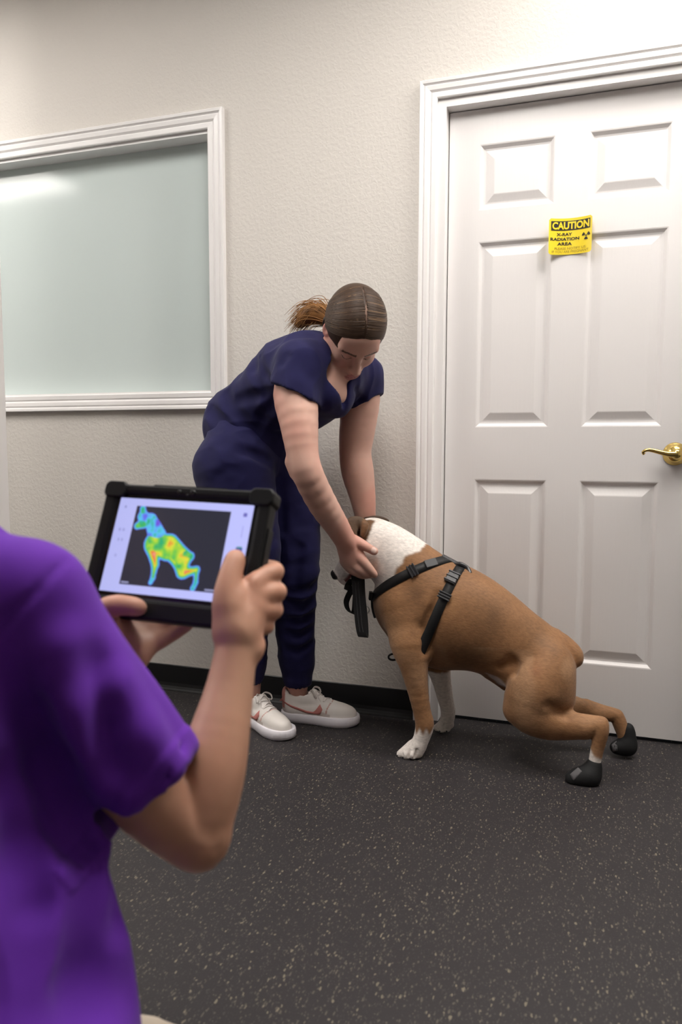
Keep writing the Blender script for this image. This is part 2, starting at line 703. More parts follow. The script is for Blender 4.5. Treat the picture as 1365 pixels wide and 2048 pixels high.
def spline(pts, n=8):
    X = np.asarray(pts, float)
    m = len(X)
    out = []
    for i in range(m - 1):
        p0, p1, p2, p3 = X[max(i - 1, 0)], X[i], X[i + 1], X[min(i + 2, m - 1)]
        for j in range(n):
            t = j / n
            out.append(0.5 * ((2 * p1) + (-p0 + p2) * t + (2 * p0 - 5 * p1 + 4 * p2 - p3) * t * t + (-p0 + 3 * p1 - 3 * p2 + p3) * t ** 3))
    out.append(X[-1])
    return np.array(out)


# ================================================================== the room
XL, XR, YF = -4.7, 2.4, -2.7
tag(MB().box((XL - .1, YF - .1, -0.1), (XR + .1, WALL + 0.20, 0)).build('floor', M['floor']), 'black rubber floor with beige flecks', kind='structure')
tag(MB().box((XL - .1, YF - .1, CEIL), (XR + .1, WALL + 0.20, CEIL + 0.1)).build('ceiling', M['ceil']), 'white ceiling above the room', kind='structure')
WX0, WX1, WZ0, WZ1 = -3.05, -1.351, 1.150, 2.083          # window opening
DX0, DX1, DZ1 = -0.516, 0.346, 2.071                      # doorway opening
wb = MB()
for x0, x1, z0, z1 in ((XL, WX0, 0, CEIL), (WX0, WX1, 0, WZ0), (WX0, WX1, WZ1, CEIL), (WX1, DX0, 0, CEIL), (DX0, DX1, DZ1, CEIL), (DX1, XR, 0, CEIL)):
    wb.box((x0, WALL, z0), (x1, WALL + 0.13, z1))
tag(wb.build('wall_back', M['wall']), 'greige textured wall with the window and the door', kind='structure')
tag(MB().box((XL - .1, YF, 0), (XL, WALL + .13, CEIL)).build('wall_left', M['wall']), 'greige wall at the far left', kind='structure')
tag(MB().box((XR, YF, 0), (XR + .1, WALL + .13, CEIL)).build('wall_right', M['wall']), 'greige wall at the right', kind='structure')
tag(MB().box((XL - .1, YF - .1, 0), (XR + .1, YF, CEIL)).build('wall_front', M['wall']), 'greige wall behind the camera', kind='structure')

PROFILE = [(0, 0), (0, .010), (.003, .012), (.016, .0125), (.0195, .0095), (.023, .0125), (.026, .0150), (.038, .0165), (.042, .0130), (.0455, .0165), (.047, .0190), (.055, .0200), (.057, .0180), (.057, 0)]


def casing(parent, x0, x1, z0, z1, scale, bottom):
    """mitred moulded boards around an opening"""
    pr = [(o * scale, t) for o, t in PROFILE]
    sides = [((x0, z0), (x0, z1), (-1, -1 if bottom else 0), (-1, 1)), ((x0, z1), (x1, z1), (-1, 1), (1, 1)), ((x1, z1), (x1, z0), (1, 1), (1, -1 if bottom else 0))]
    if bottom:
        sides.append(((x1, z0), (x0, z0), (1, -1), (-1, -1)))
    for a, b, da, db in sides:
        v, f = [], []
        for (p, d) in ((a, da), (b, db)):
            v += [(p[0] + d[0] * o, WALL - t, p[1] + d[1] * o) for o, t in pr]
        n = len(pr)
        for i in range(n - 1):
            f.append((i, i + 1, n + i + 1, n + i))
        f += [tuple(range(n)), tuple(range(n, 2 * n))[::-1]]
        MB().add(v, f).build('casing_board', M['trim'], parent)


trim1 = tag(empty('trim_1', (-0.085, WALL, 0)), 'white moulded casing around the panelled door', kind='structure')
casing(trim1, DX0, DX1, 0.0, DZ1, 1.0, False)
jt = 0.028
MB().box((DX0 - .004, WALL + .001, 0), (DX0 + jt, WALL + .13, DZ1 + .004)).build('jamb', M['trim'], trim1)
MB().box((DX1 - jt, WALL + .001, 0), (DX1 + .004, WALL + .13, DZ1 + .004)).build('jamb', M['trim'], trim1)
MB().box((DX0 + jt, WALL + .001, DZ1 - .026), (DX1 - jt, WALL + .13, DZ1 + .004)).build('head_jamb', M['trim'], trim1)

win = tag(empty('window_1', (-2.2, WALL, WZ0)), 'wide frosted window with white moulded frame', kind='structure')
casing(win, WX0, WX1, WZ0, WZ1, 64 / 57, True)
for lo, hi in (((WX0, WALL + .001, WZ1 - .012), (WX1, WALL + .13, WZ1 + .003)), ((WX0, WALL + .001, WZ0 - .003), (WX1, WALL + .13, WZ0 + .006)), ((WX1 - .004, WALL + .001, WZ0), (WX1 + .003, WALL + .13, WZ1)), ((WX0 - .003, WALL + .001, WZ0), (WX0 + .004, WALL + .13, WZ1))):
    MB().box(lo, hi).build('reveal', M['trim'], win)
gl = MB().box((WX0 + .004, WALL + .070, WZ0 + .006), (WX1 - .004, WALL + .078, WZ1 - .012)).build('pane', M['glass'], win)
gl['label'] = 'pale green frosted glass pane'

# black rubber cove base
def cove(name, x0, x1, lab):
    pr = [(0, 0.0985), (.003, .0985), (.005, .0965), (.0055, .028), (.008, .016), (.013, .008), (.019, .004), (.021, 0), (0, 0)]
    n = len(pr)
    v = [(x, WALL - t, z) for x in (x0, x1) for t, z in pr]
    f = [(i, (i + 1) % n, n + (i + 1) % n, n + i) for i in range(n)] + [tuple(range(n)), tuple(range(n, 2 * n))]
    tag(MB().add(v, f).build(name, M['base']), lab, kind='structure')


cove('baseboard_left', XL, DX0 - .057, 'black rubber cove base under the window')
cove('baseboard_right', DX1 + .057, XR, 'black rubber cove base right of the door')

# cased post close to the left edge of the frame
pe = W(8, 700, 2.17)
tr2 = tag(empty('trim_2', (pe[0] - .07, 2.05, 0)), 'white painted post at the left edge in front of window', kind='structure')
MB().box((pe[0] - .13, 2.05, 0), (pe[0], 2.17, CEIL), 0.004).build('post', M['white_wall'], tr2)
MB().box((pe[0] - .137, 2.043, 0), (pe[0] + .004, 2.177, 0.11), 0.004).build('plinth', M['white_wall'], tr2)

# ------------------------------------------------------------------ six-panel door
YD = WALL + 0.047
door = tag(empty('door_1', (-0.085, YD, 0)), 'white six-panel door with brass lever and yellow sign', kind='structure')
dl, dr, db_, dt = -0.485, 0.315, 0.012, 2.042
cols_x = [(-0.385, -0.148), (-0.044, 0.195)]
rows_z = [(0.236, 0.841), (1.015, 1.622), (1.724, 1.931)]
sl = MB()
T = 0.036
xs = [(dl, -0.385), (-0.148, -0.044), (0.195, dr)]
for a, b in xs:
    sl.box((a, YD, db_), (b, YD + T, dt))
for a, b in cols_x:
    for z0, z1 in ((db_, .236), (.841, 1.015), (1.622, 1.724), (1.931, dt)):
        sl.box((a, YD, z0), (b, YD + T, z1))
sl.box((dl + .01, YD + .02, db_ + .01), (dr - .01, YD + T - .001, dt - .01))
sl.build('slab', M['door'], door)
for a, b in cols_x:
    for z0, z1 in rows_z:
        rings = [(0, 0), (.004, .001), (.013, .0095), (.019, .0105), (.024, .0098), (.046, .0025), (.049, .0020)]
        v, f = [], []
        for o, d in rings:
            v += [(a + o, YD + d, z0 + o), (b - o, YD + d, z0 + o), (b - o, YD + d, z1 - o), (a + o, YD + d, z1 - o)]
        for i in range(len(rings) - 1):
            for j in range(4):
                f.append((i * 4 + j, i * 4 + (j + 1) % 4, i * 4 + 4 + (j + 1) % 4, i * 4 + 4 + j))
        e = (len(rings) - 1) * 4
        f.append((e, e + 1, e + 2, e + 3))
        v += [(a, YD + .02, z0), (b, YD + .02, z0), (b, YD + .02, z1), (a, YD + .02, z1)]
        for j in range(4):
            f.append((j, (j + 1) % 4, e + 4 + (j + 1) % 4, e + 4 + j))
        f.append((e + 4, e + 5, e + 6, e + 7))
        MB().add(v, f).build('panel', M['door'], door)
# brass lever set
hc = W(1352, 908, YD - .02)
hc[1] = YD
hd = MB()
hd.lathe([(.036, 0), (.036, .004), (.034, .009), (.030, .013), (.0285, .016), (.0265, .024), (.020, .031), (.0135, .034), (.0125, .046), (.013, .052), (.0145, .056), (.0120, .062), (.004, .064)], hc, (0, -1, 0), 36)
handle = hd.build('handle', M['brass'], door, True)
handle['label'] = 'polished brass door lever'
tip = W(1287, 905, YD - .055)
lv = MB()
c0 = hc + np.array([0, -.055, .0])
path = spline([c0 + (.004, 0, -.001), c0 + (-.014, -.002, -.001), c0 + (-.032, -.003, .0015), (tip[0] + .022, tip[1], tip[2] + .0075), (tip[0] + .008, tip[1], tip[2] + .0065), (tip[0], tip[1], tip[2] + .001), (tip[0] + .003, tip[1] + .002, tip[2] - .005)], 8)
rr = np.interp(np.linspace(0, 1, len(path)), [0, .2, .45, .7, .88, 1], [.0105, .0095, .0065, .0048, .0042, .0050])
lv.tube(path, rr, 10)
lv.build('lever', M['brass'], handle, True)


# ================================================================== things on the wall and ceiling
for i, (x, y, hx, hy, stg) in enumerate(TROFFERS):
    lab = ['recessed ceiling light panel closest to the panelled door', 'recessed ceiling light panel by the left wall', 'recessed ceiling light panel above the frosted window', 'added fill light panel over the middle of the floor'][i]
    e = tag(empty('ceiling_light', (x, y, CEIL)), lab, 'ceiling light', 'recessed ceiling light panels')
    fr = MB()
    for lo, hi in (((x - hx - .03, y - hy - .03, CEIL - .012), (x + hx + .03, y - hy, CEIL)), ((x - hx - .03, y + hy, CEIL - .012), (x + hx + .03, y + hy + .03, CEIL)),
                   ((x - hx - .03, y - hy, CEIL - .012), (x - hx, y + hy, CEIL)), ((x + hx, y - hy, CEIL - .012), (x + hx + .03, y + hy, CEIL))):
        fr.box(lo, hi)
    fr.build('frame', M['troffer'], e)
    MB().box((x - hx, y - hy, CEIL - .008), (x + hx, y + hy, CEIL - .003)).build('diffuser', emit_mat('lit_diffuser', (1.0, 0.955, 0.90), stg), e)

# ------------------------------------------------------------------ caution sign
sg = tag(empty('caution_sign', (-0.094, YD, 1.56)), 'yellow caution x-ray radiation area sign stuck on the white door', 'sign')
SX0, SX1, SZ0, SZ1 = -0.159, -0.029, 1.560, 1.672
SXC = (SX0 + SX1) / 2


def sign_y(x, z, off=0.0):            # curled sheet: both side edges stand off the door
    u = (np.asarray(x) - SXC) / (SX1 - SXC)
    return YD - 0.0025 - 0.020 * np.abs(u) ** 2.0 - off


def sheet(name, poly_fn, nx, nz, x0, x1, z0, z1, off, m, parent, rad=0.0, th=0.0008):
    xs_ = np.linspace(x0, x1, nx)
    zs_ = np.linspace(z0, z1, nz)
    X, Z = np.meshgrid(xs_, zs_, indexing='ij')
    if rad > 0:                       # rounded corners
        t = (X - (x0 + x1) / 2) / ((x1 - x0) / 2)
        edge = np.maximum(0, np.abs(X - (x0 + x1) / 2) - ((x1 - x0) / 2 - rad))
        hz = (z1 - z0) / 2 - (rad - np.sqrt(np.maximum(rad ** 2 - edge ** 2, 0)))
        Z = (z0 + z1) / 2 + (Z - (z0 + z1) / 2) / ((z1 - z0) / 2) * hz
    v = [np.stack([X, sign_y(X, Z, off), Z], -1).reshape(-1, 3), np.stack([X, sign_y(X, Z, off - th), Z], -1).reshape(-1, 3)]
    n = nx * nz
    f = []
    for i in range(nx - 1):
        for j in range(nz - 1):
            a = i * nz + j
            f.append((a, a + nz, a + nz + 1, a + 1))
            f.append((n + a, n + a + 1, n + a + nz + 1, n + a + nz))
    rim = [i * nz for i in range(nx)] + [(nx - 1) * nz + j for j in range(1, nz)] + [i * nz + nz - 1 for i in range(nx - 2, -1, -1)] + [j for j in range(nz - 2, 0, -1)]
    for i in range(len(rim)):
        a, b = rim[i], rim[(i + 1) % len(rim)]
        f.append((a, n + a, n + b, b))
    return MB().add(np.concatenate(v), f).build(name, m, parent, False)


def text_mesh(txt, bold):
    cu = bpy.data.curves.new('lettering', 'FONT')
    cu.body = txt
    cu.size = 1.0
    cu.offset = bold
    cu.resolution_u = 3
    ob = bpy.data.objects.new('lettering', cu)
    COL.objects.link(ob)
    dg = bpy.context.evaluated_depsgraph_get()
    me = bpy.data.meshes.new_from_object(ob.evaluated_get(dg))
    bm = bmesh.new()
    bm.from_mesh(me)
    bmesh.ops.triangulate(bm, faces=bm.faces)
    v = np.array([w.co[:] for w in bm.verts])
    f = [[w.index for w in p.verts] for p in bm.faces]
    bm.free()
    bpy.data.meshes.remove(me)
    bpy.data.objects.remove(ob)
    bpy.data.curves.remove(cu)
    return v, f


def sign_text(txt, x0, x1, z0, z1, m, off, bold=0.03):
    v, f = text_mesh(txt, bold)
    lo, hi = v.min(0), v.max(0)
    X = x0 + (v[:, 0] - lo[0]) / (hi[0] - lo[0]) * (x1 - x0)
    Z = z0 + (v[:, 1] - lo[1]) / (hi[1] - lo[1]) * (z1 - z0)
    mk('lettering', np.stack([X, sign_y(X, Z, off), Z], -1), f, m, sg, False)


def su(u, v):                          # sign-relative coordinates, v down
    return SX0 + u * (SX1 - SX0), SZ1 - v * (SZ1 - SZ0)


board = sheet('board', None, 25, 9, SX0, SX1, SZ0, SZ1, 0.0, M['yellow'], sg, rad=0.006)
bx0, bz1 = su(.05, .075)
bx1, bz0 = su(.955, .335)
sheet('header_band', None, 25, 5, bx0, bx1, bz0, bz1, 0.0008, M['black_ink'], sg, th=0.0004)


def st(txt, u0, u1, v0, v1, m, off=0.0009, bold=0.03):
    a, c = su(u0, v0)
    b, d = su(u1, v1)
    sign_text(txt, a, b, d, c, m, off, bold)


st('CAUTION', .075, .935, .10, .31, M['yellow'], 0.0017, 0.04)
st('X-RAY', .18, .54, .40, .485, M['black_ink'])
st('RADIATION', .04, .71, .53, .615, M['black_ink'])
st('AREA', .20, .54, .66, .745, M['black_ink'])
st('PLEASE NOTIFY US', .14, .86, .80, .865, M['amber_ink'], bold=0.0)
st('IF YOU ARE PREGNANT', .08, .93, .89, .955, M['amber_ink'], bold=0.0)
tfc = su(.865, .53)
tv, tf = [], []
for ang in (30, 150, 270):
    n = 8
    base = len(tv)
    for r in (.0045, .0125):
        for i in range(n + 1):
            a = math.radians(ang - 28 + 56 * i / n)
            tv.append((tfc[0] + r * math.cos(a), 0, tfc[1] + r * math.sin(a)))
    for i in range(n):
        tf.append((base + i, base + i + 1, base + n + 2 + i, base + n + 1 + i))
base = len(tv)
for i in range(12):
    a = 2 * math.pi * i / 12
    tv.append((tfc[0] + .0024 * math.cos(a), 0, tfc[1] + .0024 * math.sin(a)))
tf.append(tuple(range(base, base + 12)))
tv = np.array(tv)
tv[:, 1] = sign_y(tv[:, 0], tv[:, 2], 0.0009)
mk('radiation_symbol', tv, tf, M['black_ink'], sg, False)


# ================================================================== the dog
def world_M(x, y, z):
    return np.stack([nrm(x), nrm(y), nrm(z)], 1)


YM = 2.30                              # the dog's middle plane
torso = SDF()
YAX = np.array([0.0, 1.0, 0.0])
torso.chain(toW([(838, 1204, YM, 93), (905, 1231, YM, 103), (965, 1255, YM, 90), (1022, 1288, YM, 78), (1075, 1318, YM, 68), (1114, 1336, YM, 36)]), 0.03, (YAX, 0.78), 3)
torso.chain(toW([(850, 1272, YM, 60), (915, 1288, YM, 48), (965, 1300, YM, 38)]), 0.04, (YAX, 0.8), 2)      # brisket
torso.chain(toW([(842, 1170, YM, 74), (800, 1128, YM - .01, 64), (768, 1098, YM - .02, 54), (748, 1086, YM - .025, 47)]), 0.03, (YAX, 0.82), 3)   # neck
torso.chain(toW([(805, 1215, 2.225, 40), (822, 1265, 2.215, 46), (828, 1300, 2.21, 38)]), 0.03, (YAX, 0.75), 2)       # near shoulder
torso.chain(toW([(812, 1215, 2.375, 40), (835, 1265, 2.385, 46), (850, 1300, 2.39, 38)]), 0.03, (YAX, 0.75), 2)       # far shoulder
dog = torso.copy()
# near foreleg, far foreleg
dog.chain(toW([(822, 1290, 2.205, 38), (828, 1330, 2.195, 28), (836, 1378, 2.19, 20.5), (845, 1425, 2.188, 17), (850, 1450, 2.187, 17.5), (843, 1478, 2.185, 15), (834, 1496, 2.182, 16)]), 0.02, None, 3)
for i, (x, y, r) in enumerate([(802, 1508, 8.5), (813, 1509, 9.5), (826, 1509, 9.5), (838, 1507, 8.5)]):
    Yt = 2.175 + (.004, -.008, -.010, .002)[i]
    dog.cone(W(832 + (x - 820) * .4, 1494, 2.186), W(x, y, Yt), .020, r * 2.3 / 1500, .008)
dog.chain(toW([(868, 1300, 2.39, 36), (880, 1345, 2.395, 21), (890, 1390, 2.40, 15.5), (897, 1425, 2.405, 13.5), (893, 1445, 2.41, 13)]), 0.02, None, 3)
for i, (x, y, r) in enumerate([(874, 1455, 7), (884, 1458, 8), (895, 1457, 7.5), (903, 1450, 6)]):
    dog.cone(W(893, 1444, 2.412), W(x, y, 2.405 + .004 * (i == 3)), .017, r * 2.45 / 1500, .007)
dog.cone(W(903, 1412, 2.42), W(910, 1418, 2.425), .008, .004, .006)      # dew claw
# near hind leg
dog.chain(toW([(1100, 1332, 2.245, 46), (1082, 1375, 2.225, 60), (1062, 1416, 2.21, 48), (1092, 1440, 2.205, 38), (1132, 1452, 2.20, 27), (1172, 1456, 2.195, 21)]), 0.035, (YAX, 0.8), 3)
dog.chain(toW([(1172, 1456, 2.195, 20), (1200, 1451, 2.19, 13), (1203, 1464, 2.188, 14), (1195, 1500, 2.185, 12), (1188, 1532, 2.182, 11), (1180, 1548, 2.178, 15)]), 0.012, None, 3)
dog.cone(W(1150, 1434, 2.205), W(1206, 1443, 2.195), .010, .012, .018)   # heel tendon
dog.cone(W(1114, 1350, 2.24), W(1124, 1398, 2.235), .046, .036, .03)     # buttock
dog.cone(W(1052, 1350, 2.255), W(1030, 1420, 2.215), .035, .028, .03)    # front of thigh
dog.cone(W(1035, 1330, 2.25), W(1012, 1360, 2.26), .022, .010, .03)      # flank fold
# far hind leg
dog.chain(toW([(1100, 1335, 2.36, 44), (1090, 1385, 2.375, 52), (1105, 1420, 2.385, 36), (1150, 1416, 2.395, 23), (1195, 1428, 2.40, 15)]), 0.03, (YAX, 0.8), 3)
dog.chain(toW([(1195, 1428, 2.40, 15), (1232, 1432, 2.405, 11.5), (1240, 1446, 2.405, 13), (1250, 1475, 2.405, 12), (1252, 1490, 2.402, 13)]), 0.012, None, 3)
dog.cone(W(1175, 1405, 2.40), W(1236, 1427, 2.405), .008, .010, .015)
# tail stub, sheath
dog.chain(toW([(1110, 1288, YM, 30), (1136, 1298, YM - .005, 20), (1149, 1310, YM - .012, 17), (1151, 1320, YM - .016, 15)]), 0.012, None, 2)
dog.cone(W(985, 1345, YM), W(1010, 1374, YM), .022, .011, .025)
# head
HC = W(733, 1086, YM - .03)
hfx = nrm(W(672, 1146, YM - .04) - HC)          # muzzle direction
hlat = nrm(np.cross(hfx, (0, 0, 1)))
hup = np.cross(hlat, hfx)
HM = np.stack([hfx, hlat, hup], 1)


def H(x, y, z):
    return HC + HM @ np.array([x, y, z])


dog.ell(HC, (.080, .070, .066), HM, .025)
dog.ell(H(.03, 0, -.018), (.062, .062, .050), HM, .02)
for s_ in (-1, 1):
    dog.ell(H(.018, s_ * .045, -.022), (.045, .026, .038), HM, .02)       # cheek
    dog.cone(H(.055, s_ * .026, .012), H(.035, s_ * .045, .022), .013, .012, .014)   # brow
    dog.cone(H(.085, s_ * .024, -.030), H(.122, s_ * .022, -.034), .028, .024, .014)  # flews
dog.cone(H(.06, 0, -.004), H(.126, 0, -.012), .037, .026, .018)          # muzzle
dog.cone(H(.06, 0, -.052), H(.120, 0, -.060), .026, .016, .010)          # lower jaw
dog.cone(H(.146, 0, .002), H(.150, 0, -.006), .013, .012, .004)       # nose
for s_ in (-1, 1):
    dog.ell(H(.072, s_ * .032, .006), .0095, None, .003)                  # eyes
    dog.cone(H(.09, s_ * .040, -.040), H(.135, s_ * .013, -.036), .003, .003, .003, sub=True)   # lip line
# ears: near one folded back, far one seen behind the head
ear_n = [((716, 1046, 2.205, 14), (703, 1052, 2.19, 15), (703, 1066, 2.18, 11), (711, 1076, 2.178, 4))]
for ch in ear_n:
    dog.chain(toW(ch), 0.008, (nrm((-.25, 1, .15)), 0.38), 3)
dog.chain(toW([(722, 1044, 2.215, 8), (730, 1052, 2.20, 8), (726, 1070, 2.19, 5)]), 0.008, None, 3)
dog.cone(W(716, 1054, 2.178), W(714, 1068, 2.172), .008, .004, .006, sub=True)
dog.chain(toW([(738, 1042, 2.335, 13), (756, 1039, 2.35, 12), (772, 1042, 2.36, 8)]), 0.008, (nrm((0.1, .5, 1)), 0.5), 3)
# muscle relief
for a, b, r in (((868, 1230), (852, 1300), .010), ((1022, 1318), (1030, 1345), .006), ((1098, 1412), (1128, 1430), .005), ((998, 1334), (1030, 1326), .006), ((878, 1190), (846, 1255), .006)):
    pa, na = hit(dog, a[0], a[1], 1.9, 2.7, 300)
    pb, nb = hit(dog, b[0], b[1], 1.9, 2.7, 300)
    dog.cone(pa + na * r * .5, pb + nb * r * .5, r, r, .025, sub=True)
for x_ in (808, 820, 832):            # clefts between the toes
    dog.cone(W(x_ + (824 - x_) * -.25, 1500, 2.158), W(x_ - 2, 1514, 2.158), .0045, .0045, .004, sub=True)
for x_ in (879, 890):
    dog.cone(W(x_, 1448, 2.39), W(x_ - 1, 1462, 2.392), .0040, .0040, .004, sub=True)
dv, dq = dog.mesh(0.0034)


def in_poly(x, z, poly, Y=2.22):
    """signed-ish mask of a polygon given as pixels on the near flank, extruded across the dog"""
    P = np.array([[W(a, b, Y)[0], W(a, b, Y)[2]] for a, b in poly])
    ins = np.zeros(len(x), bool)
    n = len(P)
    for i in range(n):
        x1, z1 = P[i]
        x2, z2 = P[(i + 1) % n]
        c = (z1 > z) != (z2 > z)
        with np.errstate(divide='ignore', invalid='ignore'):
            ins ^= c & (x < (x2 - x1) * (z - z1) / (z2 - z1 + 1e-12) + x1)
    return ins


def blur_mask(m, q, n, it=3):
    a = m.astype(float)
    v3 = np.repeat(a[:, None], 3, 1)
    for _ in range(it):
        v3 = laplace(v3, q, 0.6)
    return v3[:, 0]


jx = dv[:, 0] + (vnoise(dv, 60, 1) - .5) * .012
jz = dv[:, 2] + (vnoise(dv, 60, 2) - .5) * .012
jy = dv[:, 1]
BROWN, DARK, WHITE = np.array([.268, .132, .058]), np.array([.055, .032, .018]), np.array([.80, .74, .69])
n1 = vnoise(dv, 14, 3) * .6 + vnoise(dv, 35, 4) * .4
dc = BROWN[None] * (0.80 + 0.42 * n1)[:, None]
dusk = sstep(.52, .80, vnoise(dv, 11, 8))[:, None] * 0.38
dc = dc * (1 - dusk) + np.array([.16, .083, .036]) * dusk
pale = sstep(.45, .8, vnoise(dv, 16, 9))[:, None] * 0.35 * (dv[:, 2] < .36)[:, None]
dc = dc * (1 - pale) + np.array([.47, .29, .17]) * pale


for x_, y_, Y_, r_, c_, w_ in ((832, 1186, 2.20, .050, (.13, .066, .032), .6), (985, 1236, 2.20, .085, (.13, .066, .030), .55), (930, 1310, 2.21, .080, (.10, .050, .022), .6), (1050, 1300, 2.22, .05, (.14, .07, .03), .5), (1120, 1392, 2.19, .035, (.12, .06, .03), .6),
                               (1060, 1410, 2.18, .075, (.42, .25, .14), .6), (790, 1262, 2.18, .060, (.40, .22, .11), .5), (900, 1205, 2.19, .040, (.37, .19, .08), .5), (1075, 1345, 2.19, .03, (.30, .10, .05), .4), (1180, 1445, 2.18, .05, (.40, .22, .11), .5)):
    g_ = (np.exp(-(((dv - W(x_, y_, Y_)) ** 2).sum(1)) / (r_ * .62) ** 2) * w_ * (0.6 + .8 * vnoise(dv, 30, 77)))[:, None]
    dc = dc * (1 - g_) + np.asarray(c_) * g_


def paint(mask, color, it=3):
    global dc
    w = blur_mask(mask, dq, len(dv), it)[:, None]
    dc = dc * (1 - w) + np.asarray(color) * w


zW = W(840, 1457, 2.19)[2]
paint(in_poly(jx, jz, [(640, 980), (800, 1010), (850, 1090), (838, 1102), (815, 1112), (798, 1132), (786, 1160), (765, 1178), (735, 1200), (640, 1220)]) & (jz > .3), WHITE)
paint((jz < zW + .010 * np.sin(jx * 300)) & (jx < W(930, 1400, 2.2)[0]), WHITE)
paint((jy > 2.34) & (jz < W(880, 1345, 2.395)[2] + .01) & (jx < W(930, 1400, 2.2)[0]), WHITE * .95)
paint(in_poly(jx, jz, [(960, 1341), (1000, 1341), (1025, 1375), (1015, 1392), (990, 1375)]) & (np.abs(jy - YM) < .06), np.array([.66, .58, .54]), 4)
paint(in_poly(jx, jz, [(1176, 1490), (1190, 1506), (1212, 1524), (1215, 1575), (1160, 1575), (1168, 1520)], 2.185) & (jy < 2.24), WHITE * .95)
paint(in_poly(jx, jz, [(1186, 1522), (1194, 1528), (1193, 1540), (1187, 1538)], 2.178) & (jy < 2.19), np.array([.60, .25, .24]), 1)
# head markings in head coordinates
hl = (dv - HC) @ HM
inhead = (np.linalg.norm(dv - HC, axis=1) < .19)
earside = in_poly(dv[:, 0], dv[:, 2], [(690, 1030), (742, 1030), (738, 1062), (730, 1088), (700, 1092), (685, 1060)], 2.19) & (jy < 2.25)
paint(earside & inhead, BROWN * .55, 2)
paint(in_poly(dv[:, 0], dv[:, 2], [(680, 1025), (724, 1030), (722, 1075), (712, 1092), (680, 1085)], 2.185) & (jy < 2.25) & inhead, DARK * 1.5, 2)
paint((jy > 2.31) & (dv[:, 2] > W(740, 1052, 2.34)[2]) & (dv[:, 0] < W(780, 1050, 2.34)[0]) & inhead, DARK, 2)
paint(inhead & (np.abs(hl[:, 0] - .055) < .034) & (hl[:, 2] > -.020) & (np.abs(hl[:, 1]) > .018), DARK * .8, 3)
paint(inhead & (hl[:, 0] > .139) & (hl[:, 2] > -.018), np.array([.012, .010, .010]), 0)
paint(inhead & (hl[:, 0] > .085) & (hl[:, 0] < .125) & (hl[:, 2] < -.033) & (hl[:, 2] > -.045), np.array([.16, .045, .045]), 0)
paint(inhead & (hl[:, 0] > .10) & (hl[:, 2] > -.036) & (hl[:, 0] < .132), np.array([.42, .38, .36]), 3)
for s_ in (-1, 1):
    paint(np.linalg.norm(hl - np.array([.072, s_ * .032, .006]), axis=1) < .0115, np.array([.006, .005, .004]), 0)
dogE = tag(empty('dog', (W(980, 1500, YM)[0], YM, 0)), 'brown dog with white neck standing in harness before the door', 'dog')
body = mk('body', dv, dq, M['fur'], dogE, True, dc)

# claws of the fore paws
for x, y, Yt, d in ((797, 1512, 2.172, -1), (808, 1515, 2.164, -1), (822, 1515, 2.162, -.6), (836, 1513, 2.172, .2), (880, 1463, 2.395, -.2), (894, 1462, 2.395, .2)):
    p = W(x, y, Yt)
    p[2] = max(p[2], .006)
    MB().tube([p + (.004 * -d, .006, .004), p, p + (.004 * d, -.005, -.004)], [.0035, .003, .001], 6).build('claw', M['plastic'], dogE, True)


# ------------------------------------------------------------------ boots on the hind paws
def boot(chain1, chain2, k):
    s = SDF()
    s.chain(toW(chain1), .012, None, 2)
    s.chain(toW(chain2), .015, None, 2)
    v, q = s.mesh(.003)
    v[:, 2] = np.maximum(v[:, 2], .002)
    return s, v, q


bs, bv, bq = boot([(1189, 1530, 2.182, 15), (1184, 1544, 2.178, 19), (1178, 1552, 2.172, 21)], [(1180, 1555, 2.172, 19), (1162, 1554, 2.168, 19), (1146, 1558, 2.165, 15)], 0)
bt = mk('boot', bv, bq, M['boot'], dogE, True)
bt['label'] = 'black cloth boot with grey patch'


def patch(sdf, poly, m, name, parent, d0, d1, off=.0012, n=7):
    """a thin sewn-on patch that follows the surface; poly = 4 pixel corners"""
    a, b, c, d = [np.array(p, float) for p in poly]
    V, Fs = [], []
    for i in range(n):
        for j in range(n):
            u, w = i / (n - 1), j / (n - 1)
            p = (a * (1 - u) + b * u) * (1 - w) + (d * (1 - u) + c * u) * w
            h, nn = hit(sdf, p[0], p[1], d0, d1, 260)
            V.append((h + nn * off, h - nn * .002))
    top = [x[0] for x in V]
    bot = [x[1] for x in V]
    N = n * n
    for i in range(n - 1):
        for j in range(n - 1):
            q = i * n + j
            Fs.append((q, q + n, q + n + 1, q + 1))
            Fs.append((N + q, N + q + 1, N + q + n + 1, N + q + n))
    rim = [i * n for i in range(n)] + [(n - 1) * n + j for j in range(1, n)] + [i * n + n - 1 for i in range(n - 2, -1, -1)] + list(range(n - 2, 0, -1))
    for i in range(len(rim)):
        p, r = rim[i], rim[(i + 1) % len(rim)]
        Fs.append((p, N + p, N + r, r))
    return MB().add(top + bot, Fs).build(name, m, parent, True)


patch(bs, [(1141, 1549), (1157, 1535), (1165, 1543), (1148, 1562)], M['boot_patch'], 'patch', bt, 1.95, 2.3)
bs2, bv2, bq2 = boot([(1257, 1458, 2.405, 12), (1257, 1476, 2.403, 15), (1253, 1492, 2.40, 18)], [(1256, 1492, 2.40, 17), (1243, 1494, 2.395, 15), (1233, 1495, 2.392, 12)], 0)
bt2 = mk('boot', bv2, bq2, M['boot'], dogE, True)
bt2['label'] = 'black cloth boot on the far hind paw'
patch(bs2, [(1224, 1490), (1234, 1482), (1236, 1502), (1227, 1503)], M['boot_patch'], 'patch', bt2, 2.1, 2.6)


